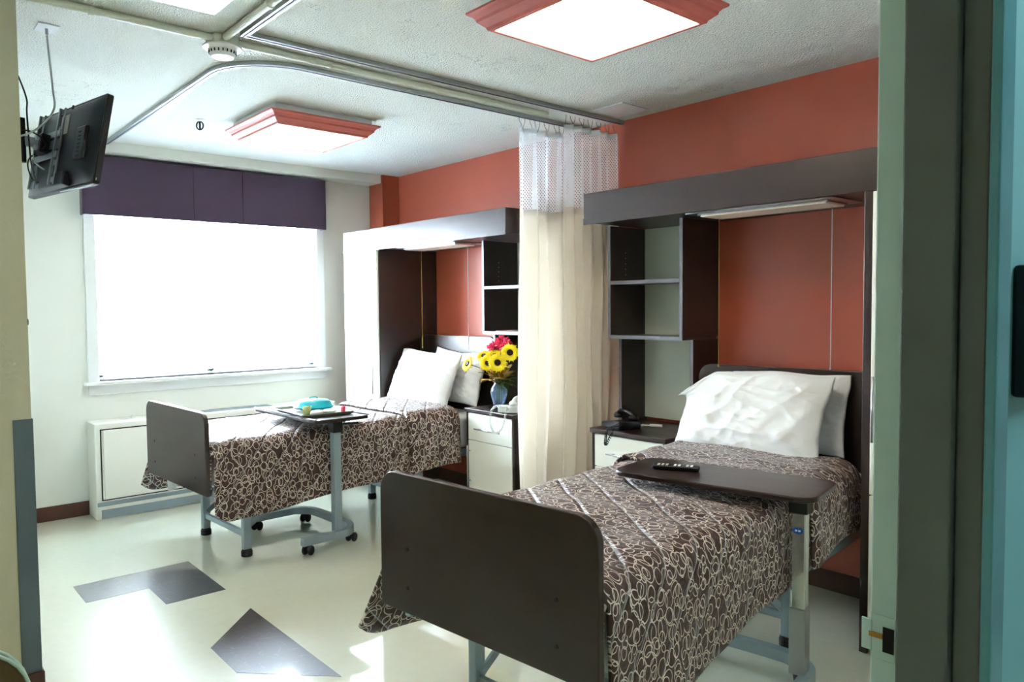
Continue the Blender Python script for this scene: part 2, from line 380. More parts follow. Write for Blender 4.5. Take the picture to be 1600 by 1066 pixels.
def thing(name, label, cat, loc=(0, 0, 0), rz=0.0, group=None):
    o = bpy.data.objects.new(name, None); C.objects.link(o); o.empty_display_size = 0.1
    o.location = loc; o.rotation_euler = (0, 0, rz); o['label'] = label; o['category'] = cat
    if group: o['group'] = group
    return o
def tag(o, label, cat, group=None):
    o['label'] = label; o['category'] = cat
    if group: o['group'] = group
    return o
def struct(o): o['kind'] = 'structure'; return o
def copy_tree(o, parent=None):
    c = o.copy(); C.objects.link(c)
    if parent is not None: c.parent = parent
    for ch in list(o.children): copy_tree(ch, c)
    return c
def rrect(x0, x1, y0, y1, r, n=6, corners=(1, 1, 1, 1)):
    pts = []
    for (cx, cy, a0, on) in ((x1-r, y1-r, 0, corners[0]), (x0+r, y1-r, 90, corners[1]), (x0+r, y0+r, 180, corners[2]), (x1-r, y0+r, 270, corners[3])):
        if on:
            for k in range(n+1):
                a = radians(a0+90*k/n); pts.append((cx+r*cos(a), cy+r*sin(a)))
        else:
            pts.append((x1 if a0 in (0, 270) else x0, y1 if a0 in (0, 90) else y0))
    return pts

H = 2.733      # ceiling height
# ================================================================== THE ROOM
fl = struct(MB().box(-4.75, 0.15, -8.6, 0.15, -0.05, 0).build('floor', m_floor))
MB().prism([(-3.004, -1.581), (-3.004, -1.886), (-2.699, -1.886), (-2.699, -2.190), (-2.394, -2.190), (-2.394, -1.581)], -0.002, 0.0012).build('inlay_tile', m_inlay, fl)
MB().prism([(-2.394, -2.531), (-2.704, -2.850), (-2.704, -3.155), (-2.394, -3.48)], -0.002, 0.0012).build('inlay_tile', m_inlay, fl)
struct(MB().box(-4.75, 0.15, -8.6, 0.15, H, H+0.1).build('ceiling', m_ceil))
# window wall, opening x -2.50..-0.73, z 0.99..2.42
WX0, WX1, WZ0, WZ1 = -2.50, -0.735, 0.985, 2.42
w = MB(); w.box(-3.5, WX0, 0, 0.15, 0, H); w.box(WX1, 0.15, 0, 0.15, 0, H); w.box(WX0, WX1, 0, 0.15, 0, WZ0); w.box(WX0, WX1, 0, 0.15, WZ1, H)
struct(w.build('wall_back', m_cream))
struct(MB().box(0, 0.15, -8.6, 0, 0, H).build('wall_right', m_orange))
struct(MB().box(-0.175, 0, -0.235, 0, 0, H).build('wall_column', m_orange)); bpy.data.objects['wall_column'].name = 'wall_corner'
struct(MB().box(-3.5, -0.175, -0.205, 0, 2.660, H).build('trim_1', m_cream))           # dropped beam over the window
struct(MB().box(-3.5, -3.35, -2.70, 0, 0, H).build('wall_left', m_cream))
struct(MB().box(-4.6, -3.35, -2.83, -2.70, 0, H).build('wall_partition', m_olive))
struct(MB().box(-4.75, -4.6, -8.6, -2.7, 0, H).build('wall_entry', m_olive))
struct(MB().box(-2.60, 0.0, -5.78, -5.712, 0, H).build('wall_front', m_cream))
struct(MB().box(-2.60, 0.0, -5.86, -5.7805, 0, H).build('wall_hallway', m_tealw))
w = MB(); w.box(-4.6, -4.0, -5.86, -5.712, 0, H); w.box(-4.0, -2.60, -5.86, -5.712, 2.20, H)
struct(w.build('wall_doorway', m_olive))
struct(MB().box(-4.6, 0.0, -8.6, -8.45, 0, H).build('wall_corridor', m_cream))
struct(MB().box(-3.35, -2.597, -0.014, 0, 0, 0.105).build('baseboard_back', m_brownb, bevel=0.003))
w = MB(); w.box(-4.6, -3.338, -2.844, -2.83, 0, 0.105); w.box(-3.35, -3.338, -2.83, 0, 0, 0.105)
struct(w.build('baseboard_left', m_brownb, bevel=0.003))
w = MB(); w.box(-.014, 0, -4.79, -3.69, 0, .105); w.box(-.014, 0, -1.87, -.83, 0, .105)
struct(w.build('baseboard_right', m_brownb, bevel=0.003))

# door frame: mint rabbet, dark stop, corridor face
dr = struct(MB().box(-2.640, -2.600, -5.756, -5.712, 0, 2.20).build('door_1', m_jamb, bevel=0.003))
MB().box(-2.656, -2.600, -5.830, -5.7565, 0, 2.20).build('door_stop', m_jambd, dr, bevel=0.003)
MB().box(-2.640, -2.600, -5.868, -5.8305, 0, 2.20).build('door_stop', m_jambd, dr, bevel=0.003)
MB().box(-2.648, -2.593, -5.884, -5.8685, 0, 2.20).build('door_casing', m_tealf, dr, bevel=0.004)
MB().box(-4.0, -2.60, -5.884, -5.70, 2.15, 2.20).build('door_head', m_jambd, dr, bevel=0.003)
MB().box(-4.04, -4.0, -5.884, -5.70, 0, 2.20).build('door_frame_side', m_jambd, dr, bevel=0.003)
st = MB(); st.box(-2.6425, -2.640, -5.752, -5.714, 0.955, 1.025); st.box(-2.644, -2.640, -5.716, -5.700, 0.965, 1.015)
st.build('strike_plate', m_jamb, dr, bevel=0.001)
MB().box(-2.6435, -2.6424, -5.750, -5.733, 0.968, 1.008).build('strike_hole', m_dark, dr)
MB().box(-2.6445, -2.6424, -5.733, -5.712, 0.988, 0.996).build('latch_tongue', m_brass, dr)
# holder on the corridor wall
sh = thing('sign_holder', 'dark framed holder with bright glint on the teal corridor wall beyond the door frame', 'sign holder', (-2.50, -5.86, 1.47))
MB().box(-0.0, 0.16, -0.028, 0.0, -0.10, 0.105).build('frame', m_black, sh, bevel=0.006)
MB().box(0.02, 0.14, -0.030, -0.028, -0.08, 0.085).build('insert', m_grey, sh)

# corner guard on the partition's edge
cg = MB(); cg.box(-3.412, -3.3485, -2.834, -2.830, 0.105, 1.10); cg.box(-3.3495, -3.345, -2.834, -2.765, 0.105, 1.10)
tag(cg.build('corner_guard', m_guard, bevel=0.002), 'slate grey corner guard strip on the lower edge of the left partition wall', 'corner guard')
hk = MB(); hk.lathe([(0, 0), (.012, 0), (.012, .006), (.005, .01), (.005, .03), (.013, .034), (.013, .042), (0, .044)], 16, Matrix.Translation((-3.35, -2.55, 1.47)) @ Matrix.Rotation(pi/2, 4, 'Y'))
tag(hk.build('wall_peg', m_black, smooth=False), 'small black peg on the wall behind the left partition edge', 'peg')

# ------------------------------------------------------------------ window
wi = struct(thing('window_1', '', '', (0, 0, 0)))
del wi['label']; del wi['category']
f = MB(); f.box(WX0-.075, WX0, -.02, 0.0, WZ0-.02, WZ1+.07); f.box(WX1, WX1+.075, -.02, 0, WZ0-.02, WZ1+.07); f.box(WX0-.075, WX1+.075, -.02, 0, WZ1, WZ1+.07)
f.build('window_casing', m_trimw, wi, bevel=0.004)
f = MB(); f.box(WX0-.105, WX1+.105, -.075, 0.10, WZ0-.025, WZ0); f.box(WX0-.075, WX1+.075, -.018, 0.0, WZ0-.10, WZ0-.025)
f.build('window_sill', m_trimw, wi, bevel=0.005)
f = MB()
for x0, x1 in ((WX0, WX0+.05), (-1.685, -1.625), (WX1-.05, WX1)): f.box(x0, x1, .085, .135, WZ0, WZ1)
f.box(WX0, WX1, .085, .135, WZ0, WZ0+.05); f.box(WX0, WX1, .085, .135, WZ1-.05, WZ1)
f.build('window_frame', m_trimw, wi, bevel=0.004)
MB().box(WX0+.05, -1.685, .108, .112, WZ0+.05, WZ1-.05).build('window_pane', m_glassw, wi)
MB().box(-1.625, WX1-.05, .108, .112, WZ0+.05, WZ1-.05).build('window_pane', m_glassw, wi)
for k, (x0, x1, lab) in enumerate(((WX0+.012, -1.665, 'white slatted blind in the left half of the window'), (-1.645, WX1-.012, 'white slatted blind in the right half of the window'))):
    bl = thing('window_blind', lab, 'blind', ((x0+x1)/2, 0.045, WZ0), 0, 'window blinds')
    hw = (x1-x0)/2
    MB().box(-hw, hw, -.028, .028, WZ1-WZ0-.05, WZ1-WZ0-.004).build('head_rail', m_white, bl, bevel=.003)
    MB().box(-hw, hw, -.026, .026, 0.006, 0.024).build('bottom_rail', m_white, bl, bevel=.003)
    sl = MB(); z = .05
    while z < WZ1-WZ0-.06:
        sl.box(-hw, hw, -.0255, .0255, -.0014, .0014, Matrix.Translation((0, 0, z)) @ Matrix.Rotation(radians(14), 4, 'X')); z += .0437
    sl.build('slats', m_slat, bl)
    for cx in (-hw*.86, 0.0, hw*.86):
        MB().box(cx-.0012, cx+.0012, -.0295, -.0275, .01, WZ1-WZ0-.05).build('ladder_cord', m_white, bl)
    if k == 0: MB().cyl((hw*.93, -.036, .25), (hw*.93, -.036, WZ1-WZ0-.06), .005, 8).build('tilt_wand', m_white, bl)
# valance
va = thing('window_valance', 'aubergine fabric box valance across the top of the window', 'valance', (-1.64, -0.02, 2.21))
def vpanel(x0, x1, nm):
    b = MB(); b.box(x0+.0003, x1-.0003, -.10, -.0812, 0, .432); b.build(nm, m_valance, va, bevel=.005, seg=3)
MB().box(-.94, .94, -.0815, -.076, .004, .42).build('backing', m_valance, va)
vpanel(-.955, -.18, 'front_panel'); vpanel(-.18, .21, 'front_panel'); vpanel(.21, .955, 'front_panel')
for sx in (-.18, .21): MB().box(sx-.0022, sx+.0022, -.1004, -.099, .003, .429).build('seam', m_dark, va)
b = MB(); b.box(-.955, -.94, -.081, .0, 0, .432); b.box(.94, .955, -.081, .0, 0, .432); b.box(-.94, .94, -.081, .0, .42, .432)
b.build('return', m_valance, va, bevel=.004)

# ------------------------------------------------------------------ convector cabinet under the window
he = thing('heater_cabinet', 'long white metal heater cabinet under the window', 'heater', (-2.594, 0, 0))
HL = 1.90
b = MB(); b.box(0, HL, -.235, -.0005, 0.0, .700); b.build('cabinet_body', m_door, he, bevel=.008, seg=3)
b = MB(); b.box(.055, .63, -.243, -.236, .145, .650); b.build('front_panel', m_door, he, bevel=.003)
b = MB(); b.box(.64, 1.85, -.243, -.236, .145, .650); b.build('front_panel', m_door, he, bevel=.003)
b = MB()
for (x0, x1) in ((.035, .635), (.636, 1.87)):
    b.box(x0, x1, -.2385, -.2345, .650, .658); b.box(x0, x1, -.2385, -.2345, .137, .145); b.box(x0, x0+.008, -.2385, -.2345, .137, .658)
b.build('panel_gap', m_dark, he)
b = MB(); b.box(.03, HL-.01, -.2405, -.2355, 0.006, .072); b.build('kick_plate', m_steel, he, bevel=.004)
b = MB(); b.box(.005, HL-.005, -.245, -.235, .098, .128); b.build('bottom_lip', m_steel, he, bevel=.004)
b = MB()
for i in range(4): b.box(.62, 1.35, -.17+i*.03, -.155+i*.03, .7, .706)
b.build('top_grille', m_steel, he)
b = MB(); b.box(.20, .26, -.13, -.08, .7, .703); b.lathe([(0, .703), (.016, .703), (.014, .722), (0, .722)], 14, Matrix.Translation((.29, -.10, 0)))
b.build('control_knob', m_white, he)

# ------------------------------------------------------------------ headwall units
def lintel(y0, y1, label):
    o = MB().box(-.60, -.001, y0, y1, 2.008, 2.175).build('overhead_canopy', m_wood, bevel=.003)
    e = MB().box(-.603, -.596, y0, y1, 1.995, 2.03).build('lower_lip', m_wood, o)
    return tag(o, label, 'canopy')
lintel(-2.452, -.262, 'dark wood overhead canopy above the bed nearer the window')
lintel(-5.42, -3.158, 'dark wood overhead canopy above the bed nearer the doorway')

def wardrobe(y0, y1, handle_y, label):
    """panels y0<y1, faces -x"""
    t = thing('wardrobe', label, 'wardrobe', (0, (y0+y1)/2, 0)); a = (y0-y1)/2; c = -a
    b = MB(); b.box(-.578, -.001, a, a+.02, 0, 2.006); b.box(-.578, -.001, c-.02, c, 0, 2.006); b.box(-.56, -.001, a+.02, c-.02, 1.985, 2.006)
    b.box(-.56, -.001, a+.02, c-.02, .06, .08); b.box(-.02, -.001, a+.02, c-.02, .08, 1.985); b.box(-.55, -.53, a+.02, c-.02, 0, .06)
    b.build('body', m_wood, t, bevel=.002)
    return t, a, c
t, a, c = wardrobe(-.822, -.262, 0, 'white fronted wardrobe with dark sides beside the window')
d = MB().box(-.60, -.580, a+.012, c-.002, .70, 1.990).build('door', m_door, t, bevel=.002)
h = MB(); h.cyl((-.632, a+.045, .80), (-.632, a+.045, 1.17), .006, 10)
for z in (.84, 1.13): h.cyl((-.60, a+.045, z), (-.632, a+.045, z), .004, 8)
h.build('door_handle', m_satin, d, smooth=True)
MB().box(-.60, -.580, a+.012, c-.002, .075, .694).build('drawer_front', m_door, t, bevel=.002)
t, a, c = wardrobe(-5.41, -4.795, 0, 'white fronted wardrobe by the doorway, partly hidden by the door frame')
MB().box(-.600, -.5785, c-.034, c, 0, 1.993).build('side_edge', m_wood, t, bevel=.002)
d = MB().box(-.604, -.580, a+.004, c-.037, .70, 1.990).build('door', m_door, t, bevel=.002)
h = MB(); h.cyl((-.632, c-.058, .93), (-.632, c-.058, 1.21), .006, 10)
for z in (.97, 1.17): h.cyl((-.60, c-.058, z), (-.632, c-.058, z), .004, 8)
h.build('door_handle', m_satin, d, smooth=True)
MB().box(-.604, -.580, a+.004, c-.037, .075, .694).build('drawer_front', m_door, t, bevel=.002)

def shelf_unit(y1, y0, label, rear):
    """open shelves hanging beside the nook. y1 = left (far) side, y0 = right (near) side"""
    t = thing('shelf_unit', label, 'shelf unit', (0, (y0+y1)/2, .781)); c = (y1-y0)/2; a = -c
    for s0, s1 in ((c-.02, c), (a, a+.02)):
        p = MB().box(-.350, -.001, s0, s1, .554, 1.224).build('side_panel', m_wood, t, bevel=.001)
        MB().box(-.354, -.3505, s0, s1, .538, 1.224).build('edge_strip', m_edge, p)
    for z, nm in ((.538, 'bottom_board'), (.868, 'shelf')):
        p = MB().box(-.350, -.022, a+.021 if z > .6 else a, c-.021 if z > .6 else c, z, z+(.015 if z < .6 else .018)).build(nm, m_woodh, t, bevel=.001)
        MB().box(-.354, -.3505, a+.021, c-.021, z-.002, z+.020).build('edge_strip', m_edge, p)
    for s0, s1 in ((c-.02, c), (a, a+.02)):
        p = MB().box(-.248, -.001, s0, s1, 0.0, .537).build('side_panel', m_wood, t, bevel=.001)
        MB().box(-.252, -.2485, s0, s1, 0.0, .537).build('edge_strip', m_edge, p)
    p = MB(); p.box(-.021, -.001, a+.021, c-.021, .02, 1.224); p.build('back_panel', rear, t)
    for i in range(5):
        MB().cyl((-.21, c-.0195, .93+i*.034), (-.21, c-.0225, .93+i*.034), .003, 6).build('peg', m_sticker, t)
    return t
shelf_unit(-3.128, -3.682, 'open dark wood shelves with cream back right of the curtain', m_backp)
shelf_unit(-1.895, -2.449, 'open dark wood shelves above the nightstand with the flowers', m_backp)

def nightstand(y1, y0, label):
    t = thing('nightstand', label, 'nightstand', (0, (y0+y1)/2, 0)); c = (y1-y0)/2; a = -c
    b = MB(); b.box(-.50, -.001, a, a+.022, 0, .752); b.box(-.50, -.001, c-.022, c, 0, .752); b.box(-.48, -.001, a+.022, c-.022, .05, .07); b.box(-.02, -.001, a+.022, c-.022, .07, .752); b.box(-.46, -.44, a+.022, c-.022, 0, .05)
    b.build('body', m_wood, t, bevel=.0015)
    MB().box(-.515, -.001, a-.006, c+.006, .752, .780).build('top', m_woodh, t, bevel=.003)
    d = MB().box(-.503, -.483, a+.025, c-.025, .552, .746).build('drawer', m_door, t, bevel=.002)
    h = MB(); h.cyl((-.53, -.14, .640), (-.53, .14, .640), .005, 10)
    for y in (-.10, .10): h.cyl((-.503, y, .640), (-.53, y, .640), .0035, 8)
    h.build('handle', m_satin, d, smooth=True)
    d = MB().box(-.503, -.483, a+.025, c-.025, .072, .547).build('door', m_door, t, bevel=.002)
    h = MB(); h.cyl((-.53, c-.045, .21), (-.53, c-.045, .51), .005, 10)
    for z in (.25, .47): h.cyl((-.503, c-.045, z), (-.53, c-.045, z), .0035, 8)
    h.build('handle', m_satin, d, smooth=True)
    return t
nightstand(-1.878, -2.410, 'white fronted nightstand carrying the vase of sunflowers')
nightstand(-3.128, -3.682, 'white fronted nightstand carrying the black telephone')

def bed_lamp(yc, label):
    t = thing('bed_lamp', label, 'lamp', (-.34, yc, 2.008), 0, 'overbed lamps')
    b = MB(); o = rrect(-.15, .15, -.41, .41, .02, 3); i = rrect(-.105, .105, -.36, .36, .015, 3)
    b.prism(o, -.007, 0.0); b.build('mount_plate', m_satin, t, bevel=.002)
    b = MB(); b.box(-.095, .095, -.345, .345, -.022, -.007); b.build('lens', m_lens, t, bevel=.006, seg=3)
    b = MB(); b.box(-.104, -.096, -.355, .355, -.014, -.007); b.box(.096, .104, -.355, .355, -.014, -.007); b.box(-.0955, .0955, -.355, -.346, -.014, -.007); b.box(-.0955, .0955, .346, .355, -.014, -.007)
    b.build('lens_frame', m_satin, t, bevel=.002)
    for y, z in ((.33, -.82), (-.30, -.80)):
        c = MB(); c.cyl((.06, y, -.012), (.06, y, z), .0022, 6); c.lathe([(0, z-.012), (.005, z-.01), (.004, z), (0, z+.002)], 8, Matrix.Translation((.06, y, 0)))
        c.build('pull_cord', m_cablew if z > -.81 else m_brass, t)
    return t
bed_lamp(-1.33, 'slim lamp with two pull cords above the bed nearer the window')
bed_lamp(-4.20, 'slim lamp with two pull cords above the bed nearer the doorway')

# ------------------------------------------------------------------ beds
def bed(loc, rz, fz0, fz1, hz, label):
    """local: head at x=0, foot at x=-2.27"""
    t = thing('hospital_bed', label, 'bed', loc, rz, 'hospital beds')
    hwf = .478
    def board(x0, x1, z0, z1, nm, hw=hwf):
        m_ = Matrix(((0, 0, 1, 0), (1, 0, 0, 0), (0, 1, 0, 0), (0, 0, 0, 1)))   # (a,b,c)->(x=c, y=a, z=b)
        b = MB(); b.prism(rrect(-hw, hw, z0, z1, .075, 7, (1, 1, 1, 1) if nm == 'headboard' else (1, 1, 0, 0)), x0, x1, m_)
        return b.build(nm, m_wood, t, bevel=.004)
    fb = board(-2.285, -2.258, fz0, fz1, 'footboard')
    hb = board(-.035, -.008, .40, hz, 'headboard')
    for y in (-.33, .33):
        for z in (fz0+.09, fz0+.225):
            MB().lathe([(0, 0), (.008, 0), (.007, .003), (.003, .0035), (0, .002)], 12, Matrix.Translation((-2.285, y, z)) @ Matrix.Rotation(-pi/2, 4, 'Y')).build('bolt', m_blackm, fb)
    fr = MB()
    fr.box(-2.20, -.05, .425, .455, .40, .455); fr.box(-2.20, -.05, -.455, -.425, .40, .455)
    for x in (-2.20, -1.5, -.8, -.10): fr.box(x, x+.04, -.425, .425, .41, .45)
    fr.build('side_rails', m_steel, t, bevel=.004)
    fr = MB(); fr.box(-2.0, -.6, .27, .31, .345, .39); fr.box(-2.0, -.6, -.31, -.27, .345, .39)
    fr.build('lower_rails', m_steel, t, bevel=.004)
    mo = MB(); mo.cyl((-1.5, 0, .34), (-.9, 0, .34), .03, 14); mo.box(-1.1, -.85, -.08, .08, .28, .39)
    mo.build('lift_motor', m_blackm, t, bevel=.01)
    for x in (-1.98, -.66):
        for y in (-.31, .31):
            l = MB().box(x-.025, x+.025, y-.02, y+.02, .045, .40).build('leg', m_steel, t, bevel=.004)
            MB().lathe([(0, 0), (.034, 0), (.034, .03), (.028, .045), (0, .045)], 18, Matrix.Translation((x, y, 0))).build('rubber_foot', m_rub, l, bevel=.003)
            s = 1 if x < -1 else -1
            MB().tube([(x, y*.93, .16), (x+.30*s, y*.93, .36)], .01, flat=(.006, .016), smooth=0).build('brace', m_steel, t)
        MB().box(x-.012, x+.012, -.29, .29, .115, .150).build('cross_bar', m_steel, t, bevel=.003)
    mb = MB(); mb.box(-2.19, -.06, -.455, .455, .46, .700)
    mb.build('mattress', m_matt, t, bevel=.045, seg=5, smooth=True)
    return t

def bedspread(bedo, ztop, fl_l, fl_r, hem_foot, hem_head, xb, xf, seed, label):
    """cloth over the mattress, local coordinates of the bed; +y is the window side (left in the picture)"""
    rnd = random.Random(seed); ph = [rnd.uniform(0, 6.28) for _ in range(8)]
    t = thing('bedspread', label, 'bedspread', bedo.location[:], bedo.rotation_euler[2], 'printed bedspreads')
    hw = .472; r = .07; zt = ztop
    def path(x, d, sgn, out=0.0, shrink=0.0):
        """d: arclength measured from the bed centre line outwards"""
        fl = fl_l if sgn > 0 else fl_r
        kx = max(0, min(1, (x+2.27)/1.75)); hem = hem_foot+(hem_head-hem_foot)*kx
        flat = hw-r
        if d <= flat:
            wob = .005*sin(x*9+ph[0])*sin(d*11*sgn+ph[1])+.004*sin(x*23+ph[2])
            return d, zt+out+wob+.008*exp(-(d/.3)**2)
        arc = r*pi/2
        if d <= flat+arc:
            a = (d-flat)/r
            return flat+(r+out)*sin(a), zt-r+(r+out)*cos(a)+.004*sin(x*23+ph[2])*(1-a/1.57)
        q = (d-flat-arc); full = zt-r-hem; tt = q/.45
        e = exp(-((x+2.25)/.30)**2)
        off = fl*e*tt**1.15+(.014*sin(x*7+ph[3]+sgn)+.008*sin(x*17+ph[4]*sgn)+.016)*tt*(1 if sgn > 0 else .7)
        return hw+out+off, zt-r-q
    def total(x, sgn, ex=0.0):
        kx = max(0, min(1, (x+2.27)/1.75)); hem = hem_foot+(hem_head-hem_foot)*kx + .008*sin(x*8+ph[5]*sgn) + .06*max(0, (-2.235+.09-x)/.09)**2
        return (hw-r)+r*pi/2+(zt-r-hem)+ex
    def layer(x0, x1, out, nm, parent, ex=0.0, foot_drop=False, roll=False):
        nx = max(8, int((x1-x0)/.03)); nd = 40; mb = MB()
        xs = [x0+(x1-x0)*i/nx for i in range(nx+1)]
        def f(i, j):
            x = xs[i]; s_ = (j-nd)/nd; sg = 1 if s_ >= 0 else -1
            d = abs(s_)*total(x, sg, ex); y, z = path(x, d, sg, out)
            xx = x
            if roll:
                e = min(i, nx-i)
                if e == 0: z -= .015 if abs(s_) < .55 else 0; y -= .012 if abs(s_) > .55 else 0
            # skirt leans out beyond the foot
            dd = d-((hw-r)+r*pi/2)
            if dd > 0 and x < -2.0:
                xx = x-(.06*(dd/.4)*((-2.0-x)/.24)**1.5)*(1 if sg > 0 else .25)
            return (xx, y*sg, z)
        def uvf(i, j):
            x = xs[i]; s_ = (j-nd)/nd; sg = 1 if s_ >= 0 else -1
            return (x+out*7, abs(s_)*total(x, sg, ex)*sg+out*3)
        V = mb.grid(f, nx+1, 2*nd+1, uvf)
        if foot_drop:
            lay = mb.bm.loops.layers.uv.verify()
            js = [j for j in range(2*nd+1) if abs((j-nd)/nd)*total(x0, 1) <= hw-r+r*pi/2]
            prevs = [V[0][j] for j in js]
            for k, (dx, dz) in enumerate(((-.012, -.02), (-.018, -.07), (-.02, -.14), (-.02, -.22))):
                cur = [mb.bm.verts.new((V[0][j].co.x+dx, V[0][j].co.y, zt+dz if k else V[0][j].co.z+dz)) for j in js]
                if k:
                    for v_, j in zip(cur, js): v_.co.z = min(V[0][j].co.z-.01, zt-.0)+dz
                for q_ in range(len(js)-1):
                    fc = mb.bm.faces.new((prevs[q_], prevs[q_+1], cur[q_+1], cur[q_]))
                    for lp in fc.loops: lp[lay].uv = (lp.vert.co.z*1.0-3, lp.vert.co.y)
                prevs = cur
        o = mb.build(nm, m_cloth, parent, smooth=True, solid=.012)
        return o
    layer(-2.235, xb, 0.0, 'spread_body', t, foot_drop=True)
    layer(xf[0], xf[1], .030, 'folded_band', t, ex=.01, roll=True)
    return t
nb = bed((-.15, -4.18, 0), radians(5.8), .466, .948, 1.185, 'hospital bed nearer the doorway, large footboard in the foreground')
fb_ = bed((-.13, -1.308, 0), radians(3.0), .448, .927, 1.285, 'hospital bed nearer the window, behind the cream curtain')
bedspread(nb, .755, .17, .02, .265, .50, -.36, (-.86, -.28), 3, 'brown loop print bedspread on the bed nearer the doorway')
bedspread(fb_, .750, .21, .02, .275, .385, -.50, (-.87, -.42), 5, 'brown loop print bedspread on the bed nearer the window')

b = MB(); vv = [b.bm.verts.new(p) for p in ((-2.17, .47, .44), (-2.05, .485, .43), (-2.10, .50, .30), (-2.15, .505, .29))]; b.bm.faces.new(vv)
b.build('sheet_corner', m_linen, fb_, solid=.006, smooth=True)
# ------------------------------------------------------------------ pillows
def pillow(loc, rot, w_, h_, th, seed, label, flop=0.0, hem=True):
    from mathutils import noise
    N_ = 90; mb = MB(); sd = Vector((seed*7.3, seed*3.1, seed*1.7))
    def P(side):
        def f(i, j):
            u = -1+2*i/N_; v = -1+2*j/N_
            px = max(0, 1-abs(u)**3.4); pv = max(0, 1-abs(v)**3.0)
            t_ = th*px**.55*pv**.55*(1-.22*v)                       # fuller towards the bottom
            x = u*w_/2*(1-.05*(1-v*v)*(abs(u)**4)); y = v*h_/2*(1-.07*(1-u*u)*abs(v)**4)
            # slack outline
            y += .014*noise.noise(Vector((u*1.9, seed, .3)))*abs(v)**2*(1 if v > 0 else .3)+(.012*sin(u*2.6+seed) if v > 0 else 0)*abs(v)**3
            x += .012*noise.noise(Vector((seed, v*2.3, .9)))*abs(u)**3
            # soft creases: ridged noise stretched along diagonals and rising from the bottom edge
            a = noise.noise(Vector((u*1.2+v*2.2, u*-.9+v*.35, 0))*1.7+sd); b_ = noise.noise(Vector((u*2.6-v*1.4, u*.4+v*.7, 2.0))*1.5+sd)
            c = noise.noise(Vector((u*8.0+v*2.0, v*.9, 5.0))+sd)
            fold = .020*(.35-abs(a)**.7)+.014*(.3-abs(b_)**.7)+.012*c*max(0, -v*.7+.15)+.004*noise.noise(Vector((u*9, v*9, 1))+sd)
            edge = (px*pv)**.35
            z = side*(t_+fold*edge)
            if hem and u > .80 and edge < 1: z *= .75+.25*(1-u)/.2
            if hem and abs(u-.80) < .012: z -= side*.0022
            if flop:
                k = max(0, (-u-.60)/.40)**1.3*max(0, (v-.15)/.85)**1.3
                x -= flop*.008*k; y -= flop*.17*k; z += .06*k*flop
            return (x, y, z)
        return f
    mb.grid(P(1), N_+1, N_+1); mb.grid(P(-1), N_+1, N_+1)
    bmesh.ops.remove_doubles(mb.bm, verts=mb.bm.verts, dist=.0004)
    o = mb.build('pillow', m_linen, smooth=True)
    o.rotation_mode = 'QUATERNION'
    X, Y = Vector(rot[0]).normalized(), Vector(rot[1]); Y = (Y-X*Y.dot(X)).normalized(); Z = X.cross(Y)
    if Z.x > 0: X, Z = X, Z
    m_ = Matrix((X, Y, Z)).transposed(); o.rotation_quaternion = m_.to_quaternion(); o.location = loc
    tag(o, label, 'pillow', 'bed pillows'); return o
# X axis of pillow runs to the picture's right (-y), Y axis up and back (+x,+z)
pillow((-.40, -4.135, .955), ((.05, -1, -.01), (.42, .02, .90)), .80, .46, .075, 1, 'front white pillow on the bed nearer the doorway', flop=1.0)
pillow((-.235, -4.215, .965), ((.05, -1, .02), (.25, 0, .97)), .70, .42, .05, 2, 'rear white pillow showing at the right, on the bed nearer the doorway')
pillow((-.45, -1.25, .945), ((.06, -1, .0), (.40, .03, .90)), .77, .48, .085, 3, 'front white pillow on the bed nearer the window')
pillow((-.25, -1.42, .965), ((.02, -1, .0), (.30, 0, .95)), .68, .44, .065, 4, 'rear white pillow beside the sunflowers, on the bed nearer the window')

